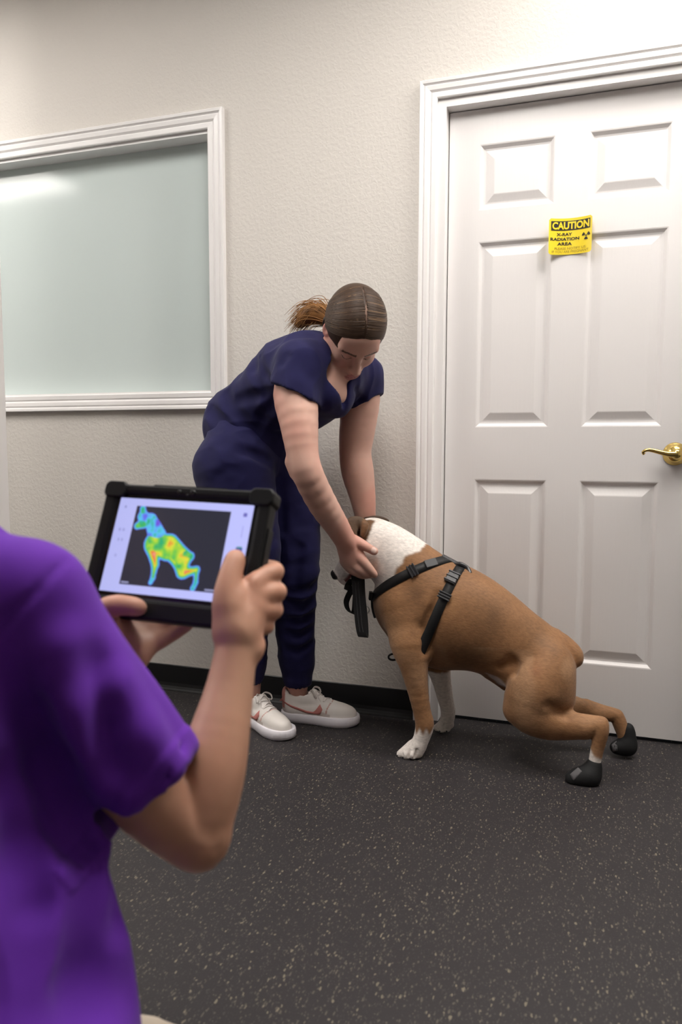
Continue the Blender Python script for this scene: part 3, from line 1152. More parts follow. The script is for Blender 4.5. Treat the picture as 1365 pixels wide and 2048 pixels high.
# ------------------------------------------------------------------ harness
def loop(center, e1, e2, w, th, n=96, off=.0, R=.34, rng=None, soft=2):
    """strap ring lying on the dog: section of the torso by a plane"""
    e1, e2 = nrm(e1), nrm(e2)
    e2 = nrm(e2 - e1 * (e1 @ e2))
    nn = np.cross(e1, e2)
    a0, a1 = rng or (0, 2 * math.pi)
    th_ = np.linspace(a0, a1, n, endpoint=rng is not None)
    dirs = np.cos(th_)[:, None] * e1 + np.sin(th_)[:, None] * e2
    rs = np.linspace(R, .0, 240)
    rad = []
    for o in (-.5, 0, .5):
        P = (center + nn * o * w)[None, None] + dirs[:, None] * rs[None, :, None]
        f = torso.eval(P)
        i = np.argmax(f < 0, 1)
        rad.append(rs[i])
    rad = np.array(rad)
    for _ in range(soft):
        if rng is None:
            rad = (np.roll(rad, 1, 1) + rad * 2 + np.roll(rad, -1, 1)) / 4
        else:
            rad[:, 1:-1] = (rad[:, :-2] + 2 * rad[:, 1:-1] + rad[:, 2:]) / 4
    V = []
    for i in range(n):
        c0 = center + nn * -.5 * w + dirs[i] * (rad[0, i] + off)
        cm = center + dirs[i] * (rad[1, i] + off)
        c1 = center + nn * .5 * w + dirs[i] * (rad[2, i] + off)
        d = dirs[i]
        V += [c0 - d * .003, c0 + d * th, cm + d * th, c1 + d * th, c1 - d * .003]
    Fs = []
    m = n if rng is None else n - 1
    for i in range(m):
        i2 = (i + 1) % n
        for j in range(5):
            Fs.append((i * 5 + j, i * 5 + (j + 1) % 5, i2 * 5 + (j + 1) % 5, i2 * 5 + j))
    if rng is not None:
        Fs += [(0, 1, 2, 3, 4), tuple((n - 1) * 5 + j for j in range(5))]
    return V, Fs


har = empty('harness', (W(880, 1200, YM)[0], YM, .4))
har.parent = dogE
har.matrix_parent_inverse = Matrix.Translation(-dogE.location)
har['label'] = 'black webbing harness with grey buckles'


def hpart(name, mb, m, smooth=False):
    o = mb.build(name, m, None, smooth)
    o.parent = har
    o.matrix_parent_inverse = Matrix.Translation(-har.location)
    return o


c1 = W(818, 1160, YM)
v, f = loop(c1, W(890, 1116, YM) - W(738, 1196, YM), YAX - np.array([0, 0, .26]), .029, .003)
hpart('neck_strap', MB().add(v, f), M['web'], True)
c2 = W(884, 1225, YM)
v, f = loop(c2, W(922, 1132, YM) - W(842, 1318, YM), YAX, .029, .003)
hpart('girth_strap', MB().add(v, f), M['web'], True)
# strap down the front of the chest, in the dog's middle plane
v, f = loop(W(850, 1210, YM), (-1, 0, 0), (0, 0, -1), .052, .008, 24, 0.0, .3, (-.14, .30))
v_b, f_b = loop(W(850, 1210, YM), (-1, 0, 0), (0, 0, -1), .026, .002, 40, 0.0, .3, (.28, 1.75))
hpart('chest_strap', MB().add(v, f).add(v_b, f_b), M['web'], True)
v, f = loop(W(890, 1210, YM), (0, 0, 1), (1, 0, 0), .030, .004, 30, 0.0, .3, (-.05, .45))
hpart('back_strap', MB().add(v, f), M['grey_web'], True)


def buckle(px, py, dx, dy, L, Wd, Hh, m, bars=True, name='buckle'):
    p, n = hit(torso, px, py, 1.9, 2.7)
    t = dirpx(dx, dy)
    t = nrm(t - n * (t @ n))
    b = np.cross(n, t)
    Mx = np.stack([t, b, n], 1)
    mb = MB()
    mb.box((-L / 2, -Wd / 2, 0), (L / 2, Wd / 2, Hh), .002, Mx, p + n * .002)
    if bars:
        for o in (-L * .38, 0.0, L * .38):
            mb.box((o - .002, -Wd / 2 - .002, Hh * .5), (o + .002, Wd / 2 + .002, Hh + .003), .0008, Mx, p + n * .002)
    return hpart(name, mb, m)


buckle(826, 1142, 1, -.55, .026, .036, .008, M['plastic'])
buckle(862, 1127, 1, -.42, .040, .026, .005, M['grey_web'], False)
buckle(905, 1157, .45, -1, .042, .034, .009, M['grey_plastic'], True)
buckle(890, 1193, .45, -1, .022, .036, .009, M['plastic'], True)
buckle(747, 1192, 1, -.5, .026, .034, .012, M['web'], False, 'strap_pad')
p = W(932, 1140, YM)
hpart('leash_clip', MB().tube(spline([W(908, 1130, YM - .01), W(922, 1128, YM - .02), W(936, 1137, YM - .02), W(941, 1148, YM - .03)], 6), .007, 8), M['plastic'], True)
hpart('keeper', MB().box((-.02, -.012, -.004), (.02, .012, .004), .002, np.stack([dirpx(1, .35), np.cross(dirpx(1, .35), dirpx(.2, -1)), dirpx(.2, -1)], 1) @ np.diag([1, 1, 1.]), W(928, 1144, YM - .03)), M['grey_web'])
# steel rings at the chest
a = np.linspace(0, 2 * math.pi, 24, endpoint=False)
rc = W(732, 1220, YM - .01)
hpart('ring', MB().tube(np.stack([rc[0] + .010 * np.cos(a), rc[1] + .004 * np.cos(a), rc[2] + .0125 * np.sin(a)], 1), .0016, 8, True), M['steel'], True)
rc = W(787, 1314, YM - .02)
hpart('ring', MB().tube(np.stack([rc[0] + .014 * np.cos(a), rc[1] + .006 * np.cos(a), rc[2] + .010 * np.sin(a)], 1), .0034, 8, True), M['web'], True)


# ================================================================== people: shared builders
def head_sdf(sd, c, Fd, Ud, k=.02, female=True):
    """adult head; Fd = face direction, Ud = up direction"""
    Fd = nrm(Fd)
    L = nrm(np.cross(Ud, Fd))
    Ud = np.cross(Fd, L)
    Mh = np.stack([Fd, L, Ud], 1)

    def h(x, y, z):
        return c + Mh @ np.array([x, y, z])
    sd.ell(h(-.016, 0, .030), (.096, .075, .090), Mh, .03)
    sd.ell(h(.030, 0, -.030), (.062, .060, .086), Mh, .03)
    sd.ell(h(.058, 0, -.098), (.026, .027, .020), Mh, .03)
    for s in (-1, 1):
        sd.cone(h(.0, s * .055, -.055), h(.052, s * .020, -.100), .018, .018, .025)      # jaw line
        sd.ell(h(.056, s * .036, -.032), (.026, .026, .030), Mh, .02)                      # cheek
        sd.cone(h(.086, s * .012, .022), h(.070, s * .048, .022), .011, .011, .016)        # brow ridge
        sd.ell(h(.100, s * .031, .002), (.016, .020, .012), Mh, .012, sub=True)            # eye socket
        sd.ell(h(.074, s * .031, .000), .0145, None, .003)                                 # closed lid
        sd.ell(h(.098, s * .0115, -.040), (.011, .009, .009), Mh, .006)                    # nostril wing
        # ear
        Me = np.stack([nrm(Mh @ np.array([.35, s * .94, 0])), nrm(Mh @ np.array([.94, -s * .35, -.2])), nrm(Mh @ np.array([.2, 0, 1]))], 1)
        sd.ell(h(-.012, s * .078, -.004), (.008, .019, .032), Me, .006)
        sd.ell(h(-.008, s * .086, -.002), (.006, .010, .018), Me, .005, sub=True)
        sd.ell(h(.096, s * .006, -.050), (.004, .003, .004), Mh, .003, sub=True)
    sd.ell(h(.052, 0, .050), (.036, .055, .035), Mh, .03)                                  # forehead
    sd.cone(h(.090, 0, .010), h(.112, 0, -.036), .0085, .0115, .014)                       # nose
    sd.ell(h(.088, 0, -.070), (.018, .028, .022), Mh, .015)                                # mouth mound
    sd.ell(h(.101, 0, -.0635), (.009, .023, .0055), Mh, .004)
    sd.ell(h(.099, 0, -.0755), (.009, .019, .0065), Mh, .004)
    return Mh


def skin_color(v, base, warm, c, Mh, seed=0):
    n = vnoise(v, 22, seed)[:, None] * .5 + vnoise(v, 70, seed + 1)[:, None] * .5
    col = np.asarray(base) * (0.92 + .16 * n)
    r = sstep(.45, .85, vnoise(v, 9, seed + 2))[:, None] * .5
    col = col * (1 - r) + np.asarray(warm) * r
    if c is not None:
        p = (v - c) @ Mh
        near = np.linalg.norm(p, axis=1) < .16

        def m(cen, rad):
            return near & ((((p - np.asarray(cen)) / np.asarray(rad)) ** 2).sum(1) < 1)
        for s in (-1, 1):
            ya = s * p[:, 1]
            brow = near & (p[:, 0] > .05) & (ya > .012) & (ya < .052) & (np.abs(p[:, 2] - (.0245 - .12 * np.maximum(ya - .036, 0) + .06 * (ya - .012))) < .0040)
            col[brow] = np.array([.11, .065, .045])
            lash = near & (p[:, 0] > .06) & (ya > .017) & (ya < .047) & (np.abs(p[:, 2] - (-.0065 + 22 * (ya - .031) ** 2)) < .0020)
            col[lash] = np.array([.07, .04, .035])
            ck = m((.075, s * .042, -.035), (.03, .02, .02))
            col[ck] = col[ck] * .75 + np.array([.62, .26, .22]) * .25
            ea = m((-.01, s * .085, -.004), (.03, .012, .036))
            col[ea] = col[ea] * .6 + np.array([.66, .27, .23]) * .4
        lip = m((.105, 0, -.0695), (.014, .024, .0125))
        col[lip] = np.array([.50, .21, .20])
        gap = m((.108, 0, -.0697), (.016, .022, .0012))
        col[gap] = np.array([.20, .07, .07])
    return col


def join_meshes(parts):
    V, Q, o = [], [], 0
    for v, q in parts:
        V.append(v)
        Q.append(q + o)
        o += len(v)
    return np.concatenate(V), np.concatenate(Q)


def groove(sd, pts, d0, d1, r, k, lift=.35, ridge=False):
    """a soft fold along pixels lying on the surface"""
    P = [hit(sd, x, y, d0, d1, 300) for x, y in pts]
    for (a, na), (b, nb) in zip(P[:-1], P[1:]):
        if ridge:
            sd.cone(a - na * r * .55, b - nb * r * .55, r, r, k)
        else:
            R = r * 1.9
            sd.cone(a + na * (R - r * .55), b + nb * (R - r * .55), R, R, k, sub=True)


def wrinkle(v, q, amp, scale, seed, stretch=(1, 1, 1)):
    n = vnormals(v, q)
    P = v * np.asarray(stretch)
    d = (1 - np.abs(2 * vnoise(P, scale, seed) - 1)) ** 2 * .6 + (vnoise(P, scale * 2.1, seed + 1) - .5) * .4
    return v + n * ((d - .3) * amp)[:, None]


def strands(head_c, Mh, cc, rad, starts, way, end, nseg=12, r=.0011, rng=None, cols=None):
    """hair lying on an ellipsoid: start -> way -> end directions"""
    V, Fs, C = [], [], []
    for s0, w0, e0, col in zip(starts, way, end, cols):
        t = np.linspace(0, 1, nseg)[:, None]
        d = (1 - t) ** 2 * s0 + 2 * t * (1 - t) * w0 + t ** 2 * e0
        d /= np.linalg.norm(d, axis=1)[:, None]
        P = cc + d * rad * (1.0 + rng.uniform(-.004, .012))
        P = head_c + P @ Mh.T
        o = len(V)
        T = np.gradient(P, axis=0)
        T /= np.linalg.norm(T, axis=1)[:, None]
        nrm_ = (P - head_c) / np.linalg.norm(P - head_c, axis=1)[:, None]
        b = np.cross(T, nrm_)
        b /= np.linalg.norm(b, axis=1)[:, None]
        for i in range(nseg):
            rr = r * (0.5 if i in (0, nseg - 1) else 1)
            V += [P[i] - b[i] * rr * 2.0, P[i] + nrm_[i] * rr, P[i] + b[i] * rr * 2.0]
            C += [col] * 3
        for i in range(nseg - 1):
            for j in range(2):
                Fs.append((o + i * 3 + j, o + i * 3 + j + 1, o + i * 3 + 4 + j, o + i * 3 + 3 + j))
    return np.array(V), np.array(Fs), np.array(C)


# ================================================================== person bending over the dog
RNG = np.random.default_rng(5)
wom = tag(empty('person', (-0.98, 2.29, 0)), 'person in navy scrubs and white sneakers bending over the dog', 'person')
Ft = nrm((.9, -.44, 0))
Rt = np.array([-.44, -.9, 0])
# --- body
upper = SDF()
upper.chain(toW([(505, 880, 2.24, 68), (545, 812, 2.22, 66), (604, 766, 2.19, 78), (650, 742, 2.18, 56)]), .03, (Rt, 1.08), 3)
upper.cone(W(608, 745, 2.08), W(714, 755, 2.295), .052, .050, .04)
upper.chain(toW([(650, 735, 2.185, 44), (668, 712, 2.165, 37), (684, 690, 2.15, 36)]), .03, None, 2)
hc_w = W(708, 666, 2.125)
Fh = nrm((.555, -.832, 0))
Pt = math.radians(62)
Fd = Fh * math.cos(Pt) + np.array([0, 0, -math.sin(Pt)])
Ud = Fh * math.sin(Pt) + np.array([0, 0, math.cos(Pt)])
MhW = head_sdf(upper, hc_w, Fd, Ud)
upper.cone(W(655, 782, 2.12), W(674, 792, 2.155), .046, .046, .04)
upper.chain(toW([(597, 748, 2.05, 38), (592, 790, 2.03, 44), (599, 850, 2.0, 37.5), (606, 910, 1.985, 31), (617, 950, 1.99, 30.5), (646, 1008, 2.05, 28.5), (673, 1050, 2.105, 24), (690, 1080, 2.143, 20.5)]), .025, None, 3)
upper.cone(W(583, 925, 1.99), W(590, 945, 1.995), .018, .016, .02)           # elbow
upper.chain(toW([(722, 758, 2.305, 34), (722, 797, 2.325, 38), (715, 860, 2.335, 35), (711, 905, 2.335, 31), (716, 945, 2.335, 31.5), (726, 995, 2.345, 25), (731, 1032, 2.36, 20), (733, 1048, 2.365, 20)]), .025, None, 3)


def fingers(sd, spec, k=.006, conv=toW):
    for ch in spec:
        sd.chain(conv(ch), k, None, 3)


# near hand cups the dog's cheek
upper.chain(toW([(690, 1080, 2.143, 20.5), (697, 1100, 2.163, 22), (703, 1118, 2.173, 20)]), .012, (nrm((.2, 1, .15)), .72), 2)
for e in ((716, 1108, 2.176, 13), (709, 1124, 2.176, 12), (700, 1128, 2.180, 11), (690, 1122, 2.186, 9.5)):
    P, r_ = toW([e])[0]
    upper.cone(W(694, 1094, 2.163), P, .021, r_, .012)
fingers(upper, [
    [(700, 1080, 2.153, 13), (714, 1084, 2.163, 10.5), (730, 1092, 2.168, 8.6), (746, 1101, 2.178, 7.2), (750, 1103, 2.181, 6)],
    [(714, 1107, 2.173, 12), (727, 1122, 2.168, 9.0), (740, 1138, 2.178, 7.6), (750, 1150, 2.193, 6.4)],
    [(707, 1124, 2.176, 11), (720, 1138, 2.173, 8.8), (734, 1147, 2.193, 7.4), (744, 1150, 2.218, 6.4)],
    [(698, 1128, 2.180, 10), (710, 1142, 2.180, 8.2), (722, 1149, 2.203, 7), (733, 1151, 2.20, 6)],
    [(689, 1122, 2.186, 9), (699, 1137, 2.188, 7.2), (710, 1145, 2.208, 6.2), (719, 1148, 2.20, 5.4)]])
# far hand on the other cheek
upper.chain(toW([(733, 1048, 2.368, 20), (728, 1072, 2.385, 20), (722, 1092, 2.39, 17)]), .012, (nrm((0, 1, 0)), .62), 2)
fingers(upper, [
    [(740, 1058, 2.378, 12), (752, 1078, 2.388, 8.5), (758, 1094, 2.388, 7)],
    [(733, 1090, 2.39, 10), (738, 1112, 2.388, 8), (738, 1132, 2.375, 7)],
    [(725, 1094, 2.39, 10), (727, 1120, 2.388, 8), (727, 1140, 2.37, 7)],
    [(716, 1093, 2.39, 10), (715, 1118, 2.388, 8), (716, 1136, 2.37, 7)],
    [(708, 1088, 2.388, 9), (704, 1108, 2.385, 7), (706, 1122, 2.372, 6)]])
uv, uq = upper.mesh(.0032)
lower = SDF()
lower.cone(W(470, 925, 2.14), W(528, 925, 2.34), .095, .095, .05)
lower.chain(toW([(470, 940, 2.13, 56), (508, 1130, 2.13, 32), (503, 1250, 2.21, 16), (502, 1328, 2.275, 17), (502, 1342, 2.28, 19), (501, 1375, 2.29, 20), (506, 1394, 2.288, 13)]), .03, None, 3)
lower.chain(toW([(545, 940, 2.33, 52), (594, 1145, 2.285, 19), (592, 1250, 2.325, 16), (595, 1328, 2.352, 18), (595, 1345, 2.355, 21), (595, 1372, 2.358, 20), (600, 1394, 2.362, 13)]), .03, None, 3)
lv_, lq_ = lower.mesh(.005)
bv_, bq_ = join_meshes([(uv, uq), (lv_, lq_)])
bcol = skin_color(bv_, (.63, .385, .310), (.62, .27, .215), hc_w, MhW, 11)
px_nail = W(748, 1102, 2.150)
nm = (np.linalg.norm(bv_ - W(747.5, 1100.5, 2.170), axis=1) < .0095)
bcol[nm] = np.array([.80, .58, .52])
bz = mk('body', bv_, bq_, M['skin_a'], wom, True, bcol)

# --- hair
cap = SDF()
hh = lambda x, y, z: hc_w + MhW @ np.array([x, y, z])
HCC, HRAD = np.array([-.018, 0, .034]), np.array([.108, .088, .100])
cap.ell(hh(*HCC), HRAD, MhW, .01)
cap.ell(hh(-.055, 0, -.035), (.060, .068, .060), MhW, .03)
cap.cone(hh(-.065, -.020, -.045), hh(-.092, -.042, -.072), .034, .021, .03)
fn = nrm((.74, 0, -.67))
Mf = np.stack([MhW @ fn, MhW[:, 1], np.cross(MhW @ fn, MhW[:, 1])], 1)
cap.ell(hh(*(np.array([.0, 0, 0.]) + fn * .188)), (.158, .096, .30), Mf, .012, sub=True)
for s in (-1, 1):
    cap.ell(hh(.002, s * .095, -.022), (.030, .030, .026), MhW, .012, sub=True)
    cap.ell(hh(.052, s * .085, -.038), (.046, .036, .046), MhW, .012, sub=True)
cap.cone(hh(.100, .004, .075), hh(.02, .004, .138), .0035, .003, .006, sub=True)
cap.cone(hh(.02, .004, .138), hh(-.045, .004, .132), .003, .002, .006, sub=True)
cv, cq = cap.mesh(.003)
pl = (cv - hc_w) @ MhW
ang = np.arctan2(pl[:, 1], pl[:, 2] + .02)
hcol = np.array([.048, .028, .018])[None] * (0.75 + .6 * vnoise(np.stack([ang * 14, pl[:, 0] * 4, np.zeros(len(pl))], 1), 3, 21))[:, None]
hcol[(np.abs(pl[:, 1] - .004 + .003 * np.sin(pl[:, 0] * 70)) < .0026) & (pl[:, 0] > -.05) & (pl[:, 2] > .05)] = np.array([.27, .17, .13])
hair = mk('hair', cv, cq, M['hair'], wom, True, hcol)
hair['label'] = 'dark brown hair parted in the middle'
ss, ww, ee, cc_ = [], [], [], []
for i in range(520):
    s = -1 if RNG.random() < .5 else 1
    u = RNG.random()
    a = math.radians(28 + 90 * u)                       # along the parting, front to back
    ss.append(nrm((math.cos(a), s * (.028 + .05 * RNG.random()), math.sin(a))))
    ww.append(np.array([.62 - .85 * u, s * 1.25, .30 + .45 * u - .2 * RNG.random()]))
    ee.append(nrm((-.66 + .1 * RNG.random(), -.34 + s * .12 * RNG.random(), -.66 + .15 * RNG.random())))
    g = RNG.random()
    cc_.append(np.array([.048, .028, .018]) * (.75 + .5 * g) + (np.array([.10, .06, .03]) if RNG.random() < .06 else 0))
sv, sf, sc = strands(hc_w, MhW, HCC, HRAD, ss, ww, ee, 14, .0010, RNG, cc_)
mk('hair_strands', sv, sf, M['hair'], hair, True, sc)['kind'] = 'stuff'
# ponytail
pt = MB()
ptc = []
root = np.array([-.092, -.042, -.072])
core = SDF()
core.chain([(hh(*root), .018), (hh(-.128, -.070, -.086), .030), (hh(-.136, -.102, -.108), .027), (hh(-.120, -.128, -.130), .012)], .02, None, 3)
kv, kq = core.mesh(.004)
mk('ponytail', kv, kq, M['hair'], hair, True, np.array([.23, .105, .035]) * (0.6 + .7 * vnoise(kv, 90, 31))[:, None])
for i in range(220):
    o = RNG.normal(0, 1, 3)
    e = np.array([-.118, -.132, -.132]) + o * np.array([.022, .018, .022])
    mid = np.array([-.130, -.072, -.088]) + o * np.array([.019, .016, .020])
    mid2 = np.array([-.140, -.106, -.110]) + o * np.array([.020, .016, .021])
    P = spline([root + o * .006, mid, mid2, e], 5)
    pt.tube(np.array([hh(*p) for p in P]), np.linspace(.0016, .0005, len(P)), 4)
    g = np.array([.30, .145, .050]) * RNG.uniform(.5, 1.45)
    ptc += [g] * (len(P) * 4)
mk('ponytail_strands', pt.v, pt.f, M['hair'], hair, True, np.array(ptc))['kind'] = 'stuff'
a = np.linspace(0, 2 * math.pi, 20, endpoint=False)
ta = nrm(MhW @ np.array([-.6, -.6, -.5]))
tu = nrm(np.cross(ta, (0, 0, 1)))
tw = np.cross(ta, tu)
MB().tube(hh(-.096, -.048, -.076) + np.cos(a)[:, None] * tu * .021 + np.sin(a)[:, None] * tw * .021, .0045, 8, True).build('hair_tie', M['black_ink'], hair, True)

# --- scrub top
top = SDF()
top.chain(toW([(652, 740, 2.18, 67), (604, 764, 2.19, 96), (545, 808, 2.22, 82), (496, 867, 2.245, 96)]), .03, (Rt, 1.08), 4, cap=dirpx(-.62, .80))
top.cone(W(602, 742, 2.06), W(722, 752, 2.31), .073, .068, .05)
top.cone(W(640, 725, 2.18), W(612, 700, 2.2), .050, .040, .04)
top.cone(W(655, 790, 2.11), W(672, 800, 2.15), .055, .052, .04)                # hanging front
top.cone(W(600, 730, 2.055), W(589, 790, 2.03), .074, .080, .02, cap=dirpx(-.42, .90))
top.cone(W(724, 752, 2.31), W(727, 812, 2.33), .066, .066, .02, cap=dirpx(.50, .86))
top.cone(W(591, 788, 2.030), W(587, 806, 2.025), .062, .072, .004, sub=True, cap=dirpx(-.42, .90))
top.cone(W(726, 802, 2.328), W(727, 826, 2.333), .056, .060, .004, sub=True, cap=dirpx(.50, .86))
# neckline
top.cone(W(668, 716, 2.165), W(655, 733, 2.185), .066, .058, .012, sub=True)
va, _ = hit(top, 682, 752, 1.8, 2.6)
vb, _ = hit(top, 690, 815, 1.8, 2.6)
top.cone(va, vb, .048, .007, .006, sub=True)
vc = W(680, 735, 2.12)
top.cone(vc, va, .05, .036, .006, sub=True)
for pts, r, k in (([(508, 712), (512, 750), (530, 785)], .013, .014), ([(452, 790), (468, 825), (505, 862)], .014, .014), ([(545, 775), (520, 792), (478, 800)], .012, .014), ([(548, 800), (525, 835), (505, 880)], .012, .014), ([(550, 770), (528, 748), (520, 715)], .008, .014),
                  ([(712, 780), (722, 800)], .004, .015), ([(420, 820), (450, 850), (480, 885)], .009, .02), ([(575, 712), (566, 728)], .005, .015)):
    groove(top, pts, 1.8, 2.7, r, k)
tv_, tq_ = top.mesh(.0042)
tv_ = wrinkle(tv_, tq_, .009, 15, 41, (1.0, 1.0, .7))
scrub = mk('scrub_top', tv_, tq_, M['navy'], wom, True)

# --- trousers
tr = SDF()
tr.cone(W(469, 932, 2.135), W(530, 935, 2.345), .110, .106, .05)
tr.cone(W(484, 880, 2.19), W(530, 880, 2.27), .108, .106, .05)
tr.chain(toW([(468, 940, 2.13, 80), (490, 1035, 2.12, 66), (507, 1128, 2.13, 53), (500, 1225, 2.20, 40), (500, 1285, 2.25, 34), (501, 1328, 2.28, 32), (502, 1338, 2.283, 27), (502, 1356, 2.287, 25.5)]), .03, None, 3, cap=dirpx(0, 1))
tr.chain(toW([(546, 935, 2.33, 76), (580, 1040, 2.31, 60), (593, 1140, 2.28, 45), (591, 1240, 2.32, 39), (593, 1300, 2.345, 37), (595, 1328, 2.352, 34), (595, 1340, 2.354, 29.5), (595, 1362, 2.356, 29)]), .03, None, 3, cap=dirpx(-.25, .97))
tr.cone(W(502, 1345, 2.285), W(502, 1372, 2.29), .036, .036, .003, sub=True)
tr.cone(W(595, 1350, 2.355), W(595, 1378, 2.357), .041, .041, .003, sub=True)
for pts, r, k in (([(632, 1170), (610, 1184), (584, 1182)], .012, .010), ([(633, 1196), (605, 1214), (580, 1208)], .014, .010), ([(630, 1226), (602, 1246), (577, 1240)], .013, .010), ([(626, 1256), (600, 1274), (576, 1266)], .012, .010), ([(622, 1290), (596, 1306), (575, 1298)], .010, .010), ([(600, 1100), (590, 1160)], .010, .02),
                  ([(528, 1240), (500, 1262)], .012, .010), ([(530, 1280), (505, 1298)], .011, .010), ([(528, 1312), (505, 1322)], .009, .010), ([(480, 900), (540, 925)], .009, .02), ([(555, 960), (565, 1060)], .008, .02)):
    groove(tr, pts, 1.9, 2.8, r, k)
pv_, pq_ = tr.mesh(.0042)
pw_ = wrinkle(pv_, pq_, .008, 18, 51, (.8, .8, 1.1))
pv_ = pv_ + (pw_ - pv_) * sstep(.16, .24, pv_[:, 2])[:, None]
mk('scrub_trousers', pv_, pq_, M['navy'], wom, True)


# --- sneakers
def foot_outline(n=120):
    a = np.linspace(0, 2 * math.pi, n, endpoint=False)
    L = .278
    x = (1 - np.cos(a)) / 2 * L
    side = np.where(np.sin(a) >= 0, 1, -1)
    t = x / L
    half = np.interp(t, [0, .03, .10, .25, .45, .62, .75, .88, .95, .985, 1], [0, .020, .031, .034, .035, .043, .0475, .043, .031, .016, 0])
    bend = np.interp(t, [0, .4, .7, 1], [0, .002, .004, -.004])
    return x, half * np.abs(np.sign(np.sin(a))) * side + bend, side


def sneaker(heel, d, sgn, name):
    """sgn = +1: outer side towards +y of the shoe frame"""
    d = nrm((d[0], d[1], 0))
    l = np.array([-d[1], d[0], 0])
    Ms = np.stack([d, l * sgn, (0, 0, 1)], 1)

    def g(p):
        return np.asarray(heel) + np.asarray(p, float) @ Ms.T
    sh = SDF()
    up = sh
    up.chain([((.040, 0, .045), .034), ((.10, .001, .046), .034), ((.165, .003, .042), .037), ((.215, .003, .036), .036), ((.242, .001, .034), .028)], .02, None, 3)
    up.chain([((.036, 0, .075), .030), ((.085, 0, .078), .029), ((.13, .001, .070), .024)], .02, None, 3)
    up.cone((.030, 0, .098), (.100, 0, .090), .026, .022, .015)
    up.cone((.10, .001, .088), (.18, .002, .056), .018, .020, .015)            # tongue ridge
    up.cone((.115, 0, .098), (.098, 0, .112), .014, .011, .01)                # tongue tip
    up.cone((.042, 0, .128), (.088, 0, .120), .029, .028, .006, sub=True)
    up.cone((.043, 0, .095), (.086, 0, .092), .025, .024, .006, sub=True)
    V, Q = up.mesh(.0026)
    keep = V[:, 2] < .018
    V[keep, 2] = .018
    c = np.tile(np.array([.78, .735, .70]), (len(V), 1))
    taupe = (V[:, 0] > .140) & (V[:, 0] < .185) & (V[:, 2] < .052 - (V[:, 0] - .15) * .25)
    c[taupe] = np.array([.58, .51, .47])
    toe = V[:, 0] > .205
    c[toe] = np.array([.77, .72, .68])
    c[(np.abs(V[:, 0] - .186 + (V[:, 1] ** 2) * 9) < .0022) & (V[:, 2] > .045)] = np.array([.55, .30, .26])
    back = (V[:, 0] < .022) & (V[:, 2] > .050)
    c[back] = np.array([.56, .25, .22])
    o = mk(name, g(V), Q if sgn > 0 else Q[:, ::-1], M['shoe'], wom, True, c)
    # sole
    x, y, sd_ = foot_outline(160)
    rows = [(.000, -.0035, 1), (.004, .0, 1), (.0085, .0010, 1), (.0095, .0015, 0), (.020, .0022, 0), (.033, .0008, 0), (.0345, -.001, 0), (.034, -.008, 0)]
    sv_, sf_ = [], []
    cx = .139
    n = len(x)
    nx_ = np.roll(y, -1) - np.roll(y, 1)
    ny_ = -(np.roll(x, -1) - np.roll(x, 1))
    ln = np.hypot(nx_, ny_) + 1e-9
    nx_, ny_ = nx_ / ln, ny_ / ln
    sgo = np.sign(np.mean(nx_ * (x - cx) + ny_ * y))
    for z, off, rib in rows:
        wob = off + (np.where(np.arange(n) % 2 == 0, .0007, -.0007) if rib else 0)
        sv_ += [(x[i] + sgo * nx_[i] * (wob[i] if rib else wob), y[i] + sgo * ny_[i] * (wob[i] if rib else wob), z + (.004 * max(0, (x[i] - .225) / .053) ** 2 if z < .03 else 0)) for i in range(n)]
    for r_ in range(len(rows) - 1):
        for i in range(n):
            sf_.append((r_ * n + i, r_ * n + (i + 1) % n, (r_ + 1) * n + (i + 1) % n, (r_ + 1) * n + i))
    sf_.append(tuple(range(n))[::-1])
    sf_.append(tuple((len(rows) - 1) * n + i for i in range(n)))
    MB().add(g(sv_), sf_).build('sole', M['sole'], o, True)
    # side check mark, both sides
    def onside(pts, s, off):
        out = []
        for (xx, zz) in pts:
            ys = np.linspace(.07, 0, 120)
            P = np.stack([np.full(120, xx), s * ys, np.full(120, zz)], 1)
            f_ = up.eval(P)
            i_ = int(np.argmax(f_ < 0)) if (f_ < 0).any() else 60
            out.append((xx, s * (ys[i_] + off), zz))
        return out
    for s in (-1, 1):
        n = 16
        t = np.linspace(0, 1, n)
        upx = np.interp(t, [0, .35, .62, .82, 1], [.004, .050, .100, .128, .147])
        upz = np.interp(t, [0, .35, .62, .82, 1], [.079, .062, .049, .047, .073])
        lox = np.interp(t, [0, .35, .62, .85, 1], [.004, .050, .104, .150, .158])
        loz = np.interp(t, [0, .35, .62, .85, 1], [.076, .055, .040, .040, .058])
        a_ = onside(list(zip(upx, upz)), s, .0016)
        b_ = onside(list(zip(lox, loz)), s, .0016)
        m_ = onside(list(zip((upx + lox) / 2, (upz + loz) / 2)), s, .0016)
        vv = np.array(a_ + m_ + b_)
        vi = vv.copy()
        vi[:, 1] -= s * .004
        ff = []
        for r_ in range(2):
            for i in range(n - 1):
                q = r_ * n + i
                ff.append((q, q + 1, q + n + 1, q + n))
                ff.append((3 * n + q, 3 * n + q + n, 3 * n + q + n + 1, 3 * n + q + 1))
        rim = list(range(n)) + [2 * n - 1, 3 * n - 1] + list(range(3 * n - 2, 2 * n - 1, -1)) + [n]
        for i in range(len(rim)):
            p_, r_ = rim[i], rim[(i + 1) % len(rim)]
            ff.append((p_, 3 * n + p_, 3 * n + r_, r_))
        MB().add(g(np.concatenate([vv, vi])), ff).build('check_mark', M['pink'], o, True)
    # laces: rungs and bow
    la = MB()
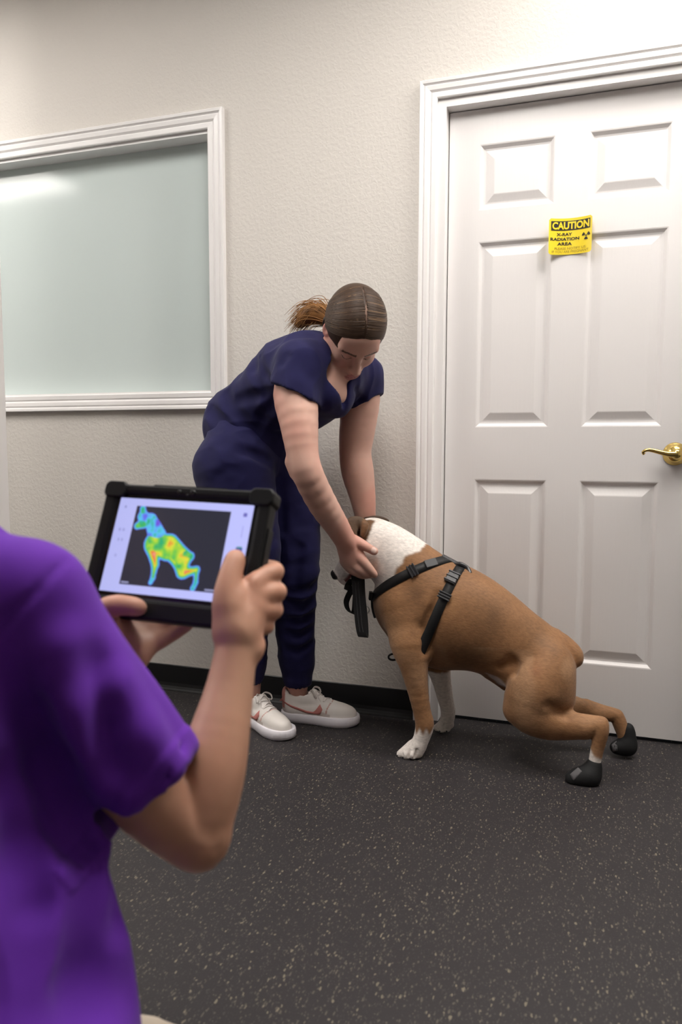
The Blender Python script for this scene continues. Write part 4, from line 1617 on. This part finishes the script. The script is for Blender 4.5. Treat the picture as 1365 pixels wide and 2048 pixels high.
    for i, xx in enumerate(np.linspace(.112, .178, 6)):
        P = []
        for yy in np.linspace(-.022, .022, 9):
            zs_ = np.linspace(.13, .02, 160)
            f_ = up.eval(np.stack([np.full(160, xx + .006 * (yy / .022) * (1 if i % 2 else -1)), np.full(160, yy), zs_], 1))
            P.append((xx + .006 * (yy / .022) * (1 if i % 2 else -1), yy, zs_[int(np.argmax(f_ < 0))] + .002))
        la.ribbon(g(spline(P, 2)), d, .006, .002)
    k0 = np.array([.108, 0, .104])
    for s in (-1, 1):
        la.ribbon(g(spline([k0, k0 + (.006, s * .016, .012), k0 + (.020, s * .030, .006), k0 + (.026, s * .030, -.010), k0 + (.014, s * .016, -.006), k0 + (.002, 0, 0)], 6)), g((.6, 0, .8)) - np.asarray(heel), .006, .0016)
        la.ribbon(g(spline([k0, k0 + (.018, s * .012, .002), k0 + (.034, s * .020, -.018), k0 + (.044, s * .026, -.036)], 6)), d, .006, .0016)
    la.tube(g([k0 + (0, -.006, 0), k0 + (0, 0, .003), k0 + (0, .006, 0)]), .0045, 8)
    la.build('laces', M['lace'], o, False)
    return o


sn1 = sneaker((-1.012, 2.353, 0), (.99, .10), -1, 'sneaker')
sn1['label'] = 'white sneaker with pink check mark pointing right'
sn2 = sneaker((-1.145, 2.318, 0), (.86, -.51), -1, 'sneaker')
sn2['label'] = 'white sneaker with toe towards the camera'

# ------------------------------------------------------------------ leash hanging from the hand
ls = tag(empty('leash', tuple(W(722, 1270, 2.2030))), 'black webbing leash hanging below the dog\'s jaw', 'leash')
sd_ = dirpx(1, .1)
MB().ribbon(spline([W(712, 1140, 2.2280), W(713, 1162, 2.2030), W(716, 1200, 2.2000), W(720, 1245, 2.1980), W(724, 1268, 2.1980), W(728, 1272, 2.2030), W(727, 1240, 2.2100), W(722, 1190, 2.2140), W(720, 1145, 2.2380)], 6), sd_, .030, .0022).build('handle_loop', M['web'], ls, False)
MB().ribbon(spline([W(712, 1150, 2.2330), W(698, 1168, 2.2230), W(694, 1180, 2.2180), W(700, 1172, 2.2130), W(706, 1176, 2.2180), W(698, 1190, 2.2230), W(693, 1205, 2.2230), W(697, 1220, 2.2230), W(708, 1226, 2.2280), W(711, 1200, 2.2330), W(713, 1160, 2.2380)], 6), nrm(dirpx(.6, .4) + YAX * .5), .020, .0022).build('slack', M['web'], ls, False)
st_ = MB()
for o in (-.004, .006):
    st_.tube(spline([W(713, 1162, 2.2005) + sd_ * o, W(716, 1200, 2.1975) + sd_ * o, W(720, 1245, 2.1955) + sd_ * o, W(723, 1264, 2.1955) + sd_ * o], 6), .0007, 5)
st_.build('stitching', M['grey_plastic'], ls, True)


# ================================================================== tablet
def rodrigues(w):
    w = np.asarray(w, float)
    t = np.linalg.norm(w)
    k = w / t
    K = np.array([[0, -k[2], k[1]], [k[2], 0, -k[0]], [-k[1], k[0], 0]])
    return np.eye(3) + math.sin(t) * K + (1 - math.cos(t)) * K @ K


_R = rodrigues((-.308, -.286, -.104))
_B = np.stack([RT, UP, -FW], 1)
TM = _B @ _R
TO = CAM + _B @ np.array([-.236, -.052, -1.073])
TW, TH = .217, .142


def TP(P):
    return TO + np.asarray(P, float) @ TM.T


tab = tag(empty('tablet', tuple(TO)), 'black rugged tablet showing a thermal picture of the dog', 'tablet')


def rrect(x0, x1, y0, y1, r, n=6):
    out = []
    for cx, cy, a0 in ((x1 - r, y1 - r, 0), (x0 + r, y1 - r, 90), (x0 + r, y0 + r, 180), (x1 - r, y0 + r, 270)):
        for i in range(n + 1):
            a = math.radians(a0 + 90 * i / n)
            out.append((cx + r * math.cos(a), cy + r * math.sin(a)))
    return out


def stack(rings):
    """closed shell from rings of equal length: [(outline, z)]"""
    n = len(rings[0][0])
    v, f = [], []
    for o, z in rings:
        v += [(p[0], p[1], z) for p in o]
    for r in range(len(rings) - 1):
        for i in range(n):
            f.append((r * n + i, r * n + (i + 1) % n, (r + 1) * n + (i + 1) % n, (r + 1) * n + i))
    return v, f, n


CX0, CX1, CY0, CY1 = -.1345, .1335, -.1065, .0925
mb = MB()
ins = (-TW / 2 - .005, TW / 2 + .005, -TH / 2 - .006, TH / 2 + .006)
R0 = lambda d: rrect(CX0 + d, CX1 - d, CY0 + d, CY1 - d, .016)
Ri = lambda d: rrect(ins[0] - d, ins[1] + d, ins[2] - d, ins[3] + d, .006)
v, f, n = stack([(R0(.004), -.024), (R0(.0008), -.021), (R0(0), -.017), (R0(0), .0005), (R0(.001), .0030), (R0(.0035), .0042), (Ri(.006), .0042), (Ri(.002), .0030), (Ri(0), .0005), (Ri(0), -.002)])
f.append(tuple(range(n))[::-1])
mb.add(TP(v), f)
mb.build('case', M['case'], tab, False)
for cx, cy in ((CX0, CY1), (CX1, CY1), (CX0, CY0), (CX1, CY0)):        # corner bumpers
    sx, sy = (1 if cx < 0 else -1), (1 if cy < 0 else -1)
    x0, x1 = sorted((cx - sx * .0035, cx + sx * .034))
    y0, y1 = sorted((cy - sy * .0035, cy + sy * .022))
    v, f, n = stack([(rrect(x0 + .002, x1 - .002, y0 + .002, y1 - .002, .009), -.0265), (rrect(x0, x1, y0, y1, .009), -.023), (rrect(x0, x1, y0, y1, .009), .0035), (rrect(x0 + .002, x1 - .002, y0 + .002, y1 - .002, .008), .0062)])
    f += [tuple(range(n))[::-1], tuple(3 * n + i for i in range(n))]
    MB().add(TP(v), f).build('bumper', M['case'], tab, False)
for x0, x1, y0, y1 in ((-.060, .060, CY1 - .004, CY1 + .0025), (CX0 - .0025, CX0 + .004, -.06, .03), (CX1 - .004, CX1 + .0025, -.05, .04)):    # grip ribs
    v, f, n = stack([(rrect(x0, x1, y0, y1, .002), -.019), (rrect(x0, x1, y0, y1, .002), -.002)])
    f += [tuple(range(n))[::-1], tuple(n + i for i in range(n))]
    MB().add(TP(v), f).build('grip_rib', M['case'], tab, False)
v, f, n = stack([(Ri(-.0002), -.003), (Ri(-.0002), .0000)])
f += [tuple(range(n))[::-1], tuple(n + i for i in range(n))]
MB().add(TP(v), f).build('bezel', M['bezel'], tab, False)
for x, y, r, z in ((-.012, .0835, .0036, .0047), (.010, .0835, .0045, .0047), (.002, .0795, .0022, .0047)):
    MB().lathe([(r, -.001), (r, .0), (r * .7, .0006)], TP((x, y, z - .0004)), TM[:, 2], 16).build('camera_lens', M['bezel'], tab, True)
mb = MB()
mb.tube(TP(spline([(CX1 - .004, -.026, -.010), (CX1 + .006, -.027, -.008), (CX1 + .012, -.029, -.006)], 5)), [.0065] * 5 + [.008] * 4 + [.0085, .006], 12)
mb.build('stylus_loop', M['case'], tab, True)

# the picture on the screen: one colour per grid point
NU, NV = 300, 196
uu, vv = np.meshgrid(np.linspace(0, 1, NU), np.linspace(0, 1, NV), indexing='ij')     # v down


def cuv(x, y):                          # position measured on the screen
    Mx = np.array([[845, -142], [50, 587]], float)
    return np.linalg.solve(Mx, np.array([x - 297, y - 178], float))


asp = TW / TH


def cap2(a, b, ra, rb):
    a, b = cuv(*a), cuv(*b)
    ax, ay, bx, by = a[0] * asp, a[1], b[0] * asp, b[1]
    t = np.clip(((uu * asp - ax) * (bx - ax) + (vv - ay) * (by - ay)) / ((bx - ax) ** 2 + (by - ay) ** 2 + 1e-9), 0, 1)
    return np.hypot(uu * asp - ax - t * (bx - ax), vv - ay - t * (by - ay)) - (ra + t * (rb - ra)) / 590.0


sil = np.full(uu.shape, 9.0)
heat = np.zeros(uu.shape)
for a, b, ra, rb, ht in (((490, 320), (530, 420), 42, 60, .30), ((440, 300), (480, 330), 38, 40, .32), ((405, 360), (440, 345), 26, 36, .45), ((440, 250), (445, 330), 22, 24, .55), ((520, 470), (600, 500), 80, 78, .66),
                         ((600, 480), (690, 560), 75, 60, .62), ((690, 540), (735, 545), 52, 30, .30), ((505, 520), (515, 600), 45, 28, .80), ((515, 600), (500, 680), 26, 16, .72), ((500, 680), (485, 708), 16, 16, .12),
                         ((680, 590), (685, 640), 55, 44, .58), ((700, 640), (770, 625), 38, 24, .80), ((772, 620), (765, 690), 20, 16, .62), ((765, 700), (745, 735), 16, 18, .30), ((620, 560), (640, 590), 26, 22, .7)):
    d = cap2(a, b, ra, rb)
    w = np.exp(-np.maximum(d, 0) * 60)
    heat = np.where(d < sil, ht * .75 + heat * .25, heat)
    sil = smin(sil, d, .02)
gp = np.stack([uu * asp, vv, 0 * uu], -1)
heat = heat + (vnoise(gp, 12, 61) - .5) * .30 + (vnoise(gp, 26, 62) - .5) * .22
heat = np.minimum(heat, .10 + np.maximum(-sil, 0) * 14)
stops = [0, .14, .28, .40, .52, .66, .80, 1.0]
cm = np.array([(.20, .03, .55), (.12, .16, .85), (.10, .55, .90), (.02, .42, .16), (.22, .62, .06), (.72, .74, .05), (.80, .18, .05), (.9, .6, .5)])
hc_ = np.stack([np.interp(np.clip(heat, 0, 1), stops, cm[:, i]) for i in range(3)], -1)
LAV, INK = np.array([.50, .52, .95]), np.array([.024, .025, .040])
scol = np.tile(LAV, (NU, NV, 1)) * (1.0 + .12 * (uu - .5))[..., None]
dark = (uu > .14) & (uu < .845) & (vv > .08) & (vv < .915)
scol[dark] = INK
ind = dark & (sil < 0)
scol[ind] = hc_[ind]


def mark(u0, u1, v0, v1, c):
    m = (uu > u0) & (uu < u1) & (vv > v0) & (vv < v1)
    scol[m] = np.asarray(c)


for u0, u1, v0, v1, c in ((.045, .06, .085, .11, (.25, .26, .55)), (.935, .962, .085, .125, (.16, .15, .5)), (.925, .972, .445, .485, (.05, .09, .35)), (.930, .967, .432, .447, (.10, .30, .30)), (.04, .055, .33, .36, (.33, .34, .70)), (.07, .085, .33, .36, (.33, .34, .70)), (.048, .062, .44, .47, (.33, .34, .70)), (.075, .088, .44, .47, (.33, .34, .70)), (.052, .068, .61, .64, (.36, .37, .75)), (.945, .952, .22, .34, (.38, .38, .8)), (.15, .205, .885, .90, (.35, .36, .6)), (.765, .83, .885, .90, (.35, .36, .6))):
    mark(u0, u1, v0, v1, c)
V = np.stack([(uu - .5) * TW, (.5 - vv) * TH, np.full(uu.shape, .0006)], -1).reshape(-1, 3)
ii = np.arange(NU * NV).reshape(NU, NV)
Q = np.stack([ii[:-1, :-1], ii[:-1, 1:], ii[1:, 1:], ii[1:, :-1]], -1).reshape(-1, 4)
so = mk('screen', TP(V), Q, M['screen'], tab, False, scol.reshape(-1, 3))
so['label'] = 'lit screen with a rainbow heat image of a dog'

# ================================================================== person kneeling with the tablet
FB = nrm((-.062, .995, 0))                 # where this person faces
RB = np.array([.995, .062, 0])
man = tag(empty('person', tuple(A(-150, 2300, .85) * np.array([1, 1, 0]))), 'kneeling person in purple shirt and khaki trousers holding the tablet', 'person')
mb_ = SDF()
mb_.chain([(A(-235, 1240, .845), .115), (A(-230, 1450, .84), .130), (A(-200, 1750, .83), .140), (A(-180, 2000, .81), .150)], .04, (FB, .60), 3)
mb_.cone(A(-210, 1140, .845), A(55, 1195, .80), .050, .042, .05)
mb_.cone(A(-215, 1140, .85), A(-450, 1195, .90), .050, .045, .05)
hc_m = A(-245, 880, .90)
mb_.chain([(A(-215, 1130, .85), .062), (A(-225, 1010, .865), .056), (A(-238, 940, .88), .055)], .03, None, 2)
Fm = nrm(TO - hc_m)
Fm = nrm(Fm * np.array([1, 1, .7]))
Um = nrm(np.array([0, 0, 1.]) - Fm * Fm[2])
MhM = head_sdf(mb_, hc_m, Fm, Um)
# right arm (near the camera)
mb_.chain(toA([(62, 1195, .80, 86), (150, 1360, .83, 82), (270, 1560, .865, 76), (350, 1645, .89, 64), (394, 1676, .90, 50)]), .03, None, 3)
mb_.chain(toA([(398, 1680, .90, 47), (406, 1628, .905, 61), (420, 1550, .92, 67), (439, 1470, .94, 58), (459, 1380, .965, 46), (472, 1300, .985, 39), (476, 1268, .993, 38)]), .025, None, 3)
mb_.cone(A(405, 1688, .893), A(420, 1680, .897), .022, .018, .02)       # elbow point
mb_.cone(A(515, 1292, .995), A(512, 1300, .99), .010, .010, .02)        # ulna head
# right hand round the edge of the tablet
R5 = [(506, 1172, 1.020, 21), (516, 1196, 1.018, 21), (512, 1222, 1.010, 20), (500, 1246, 1.003, 18)]
for e in R5:
    (P, r_), = toA([e])
    mb_.cone(A(476, 1262, .995), P, .025, r_, .014)
mb_.chain(toA([(468, 1255, .992, 34), (462, 1215, .995, 33), (470, 1185, 1.005, 26)]), .015, None, 2)
fingers(mb_, [
    [(456, 1222, .992, 27), (454, 1190, .996, 24), (460, 1155, 1.006, 20.5), (468, 1128, 1.018, 18.5), (472, 1116, 1.024, 16)],
    [(508, 1170, 1.020, 20), (530, 1152, 1.035, 17.5), (549, 1144, 1.052, 17), (546, 1138, 1.078, 14.5), (520, 1133, 1.090, 13), (495, 1132, 1.092, 12)],
    [(518, 1194, 1.018, 20), (541, 1186, 1.030, 18), (555, 1184, 1.048, 17), (550, 1178, 1.076, 14.5), (522, 1172, 1.088, 13), (496, 1172, 1.090, 12)],
    [(513, 1222, 1.010, 19), (536, 1222, 1.024, 17), (549, 1220, 1.042, 16), (542, 1212, 1.070, 14), (516, 1206, 1.082, 13), (490, 1204, 1.084, 12)],
    [(500, 1246, 1.003, 17), (520, 1252, 1.016, 15), (533, 1252, 1.032, 14), (526, 1244, 1.058, 12), (502, 1236, 1.070, 11), (480, 1232, 1.072, 10)]], .008, toA)
# left arm and the open hand under the tablet
mb_.chain([(A(-440, 1200, .90), .052), (A(-330, 1420, .93), .047), (A(-190, 1560, .98), .042)], .03, None, 3)
mb_.chain([(A(-190, 1560, .98), .042), (A(-20, 1500, 1.02), .044), (A(150, 1405, 1.055), .035), (A(235, 1335, 1.075), .027), (A(262, 1305, 1.08), .026)], .025, None, 3)
for e in ((238, 1238, 1.085, 17), (270, 1252, 1.095, 18), (300, 1268, 1.098, 17), (318, 1284, 1.092, 14)):
    (P, r_), = toA([e])
    mb_.cone(A(258, 1302, 1.08), P, .024, r_, .014)
mb_.chain(toA([(248, 1300, 1.075, 30), (222, 1265, 1.065, 29), (208, 1238, 1.058, 24)]), .015, None, 2)
fingers(mb_, [
    [(212, 1246, 1.060, 24), (208, 1222, 1.052, 21), (232, 1211, 1.043, 19), (262, 1212, 1.038, 16.5), (280, 1216, 1.040, 13.5)],
    [(240, 1236, 1.088, 16), (262, 1205, 1.105, 14), (285, 1170, 1.112, 13), (300, 1145, 1.112, 11)],
    [(272, 1250, 1.098, 16), (305, 1222, 1.112, 14), (335, 1190, 1.116, 13), (352, 1165, 1.114, 11)],
    [(302, 1266, 1.100, 15), (335, 1246, 1.112, 13.5), (362, 1222, 1.116, 12.5), (378, 1200, 1.114, 11)],
    [(318, 1282, 1.094, 14), (345, 1268, 1.100, 12.5), (366, 1254, 1.104, 11.5), (380, 1245, 1.106, 10)]], .008, toA)
mv, mq = mb_.mesh(.0032)
mcol = skin_color(mv, (.50, .275, .185), (.50, .225, .15), hc_m, MhM, 71)
mk('body', mv, mq, M['skin_b'], man, True, mcol)
cap = SDF()
hm = lambda x, y, z: hc_m + MhM @ np.array([x, y, z])
cap.ell(hm(-.018, 0, .034), (.102, .081, .094), MhM, .01)
cap.ell(hm(-.050, 0, -.035), (.052, .066, .060), MhM, .03)
Mf = np.stack([MhM @ fn, MhM[:, 1], np.cross(MhM @ fn, MhM[:, 1])], 1)
cap.ell(hm(*(fn * .168)), (.158, .115, .30), Mf, .012, sub=True)
for s in (-1, 1):
    cap.ell(hm(-.004, s * .092, -.020), (.032, .028, .036), MhM, .008, sub=True)
cv, cq = cap.mesh(.004)
cv = wrinkle(cv, cq, .004, 90, 81)
mk('hair', cv, cq, M['hair'], man, True, np.array([.05, .034, .026]) * (0.7 + .6 * vnoise(cv, 140, 82))[:, None])

# --- shirt
sh = SDF()
sh.chain([(A(-215, 1215, .84), .148), (A(-190, 1450, .83), .190), (A(-172, 1700, .82), .196), (A(-158, 1800, .815), .205), (A(-150, 1940, .805), .225), (A(-150, 2060, .80), .238), (A(-148, 2130, .80), .240)], .04, (FB, .66), 3, cap=(0, 0, -1))
sh.cone(A(-205, 1145, .845), A(52, 1192, .80), .060, .054, .05)
sh.cone(A(-215, 1145, .85), A(-450, 1200, .90), .060, .058, .05)
sh.cone(A(58, 1192, .80), A(295, 1592, .875), .0555, .0765, .03, cap=dirpx(.72, .69))
sh.cone(A(150, 1430, .83), A(226, 1664, .862), .054, .050, .03, cap=dirpx(.70, .71))
sh.cone(A(-450, 1200, .90), A(-330, 1420, .93), .062, .075, .03, cap=nrm(A(-330, 1420, .93) - A(-450, 1200, .90)))
sh.cone(A(288, 1577, .872), A(320, 1630, .884), .060, .070, .004, sub=True, cap=dirpx(.72, .69))
sh.cone(A(-340, 1400, .93), A(-310, 1460, .935), .062, .066, .004, sub=True)
sh.cone(A(-225, 1050, .86), A(-212, 1120, .85), .075, .062, .01, sub=True)     # neck hole
for pts, r, k, rg in (([(131, 1118), (90, 1165), (40, 1215), (0, 1258)], .0022, .004, False), ([(175, 1330), (200, 1430), (205, 1520)], .008, .03, False), ([(120, 1300), (140, 1420), (150, 1520)], .018, .03, True),
                      ([(230, 1380), (290, 1470), (350, 1545)], .012, .03, True), ([(60, 1500), (100, 1600), (150, 1680)], .010, .03, False), ([(20, 1400), (70, 1540), (110, 1640)], .010, .03, False),
                      ([(240, 1850), (215, 1930), (170, 2000)], .015, .02, False), ([(262, 1965), (200, 1990), (120, 2040)], .017, .02, False),
                      ([(172, 1720), (182, 1830), (150, 1930)], .016, .03, False), ([(30, 1750), (60, 1900), (40, 2000)], .018, .03, False), ([(362, 1480), (330, 1560), (270, 1625), (215, 1655)], .0016, .004, False)):
    groove(sh, pts, .55, 1.2, r, k, ridge=rg)
for pts, r in (([(62, 1430), (92, 1530), (122, 1620), (165, 1690)], .016), ([(10, 1560), (60, 1680), (80, 1800)], .012)):
    Pq = [hit(sh, x, y, .55, 1.2, 300) for x, y in pts]
    for (a, na), (b, nb) in zip(Pq[:-1], Pq[1:]):
        sh.cone(a, b, r, r, .03, sub=True)
sv2, sq2 = sh.mesh(.0042, smooth=2)
sv2 = wrinkle(sv2, sq2, .010, 10, 91, (1, 1, .6))
hn = dirpx(.72, .69)
hs = (sv2 - A(295, 1592, .875)) @ hn
near = (np.linalg.norm(sv2 - A(280, 1560, .87), axis=1) < .14) & (hs > -.030) & (hs < .004)
sv2 = sv2 + vnormals(sv2, sq2) * (near * sstep(-.027, -.020, hs) * .0030)[:, None]
mk('shirt', sv2, sq2, M['purple'], man, True)

# --- trousers and shoes (mostly below the frame)
kt = SDF()
hipr, hipl = A(-40, 2150, .82), A(-290, 2150, .88)
kneer = A(425, 2200, 1.02)
kneel_ = np.array([hipl[0] + .05, hipl[1] + .36, .075])
kneer[2] = .075
kt.cone(hipr, hipl, .090, .090, .04)
for hp, kn in ((hipr, kneer), (hipl, kneel_)):
    kt.cone(hp, kn, .086, .066, .04)
    an = kn + np.array([hp[0] - kn[0], -.40, 0]) * .95
    an[2] = .050
    kt.cone(kn, an, .062, .045, .03)
v, q = kt.mesh(.007)
v[:, 2] = np.maximum(v[:, 2], .003)
v = wrinkle(v, q, .008, 14, 95)
v[:, 2] = np.maximum(v[:, 2], .002)
mk('trousers', v, q, M['khaki'], man, True)
for hp, kn in ((hipr, kneer), (hipl, kneel_)):
    an = kn + np.array([hp[0] - kn[0], -.40, 0]) * .95
    s_ = SDF()
    s_.cone((an[0], an[1] + .02, .055), (an[0], an[1] - .13, .040), .040, .038, .02, (np.array([1., 0, 0]), 1.05))
    s_.cone((an[0], an[1] - .10, .050), (an[0], an[1] - .14, .075), .036, .030, .03)
    v, q = s_.mesh(.005)
    v[:, 2] = np.maximum(v[:, 2], .002)
    mk('shoe', v, q, M['plastic'], man, True)
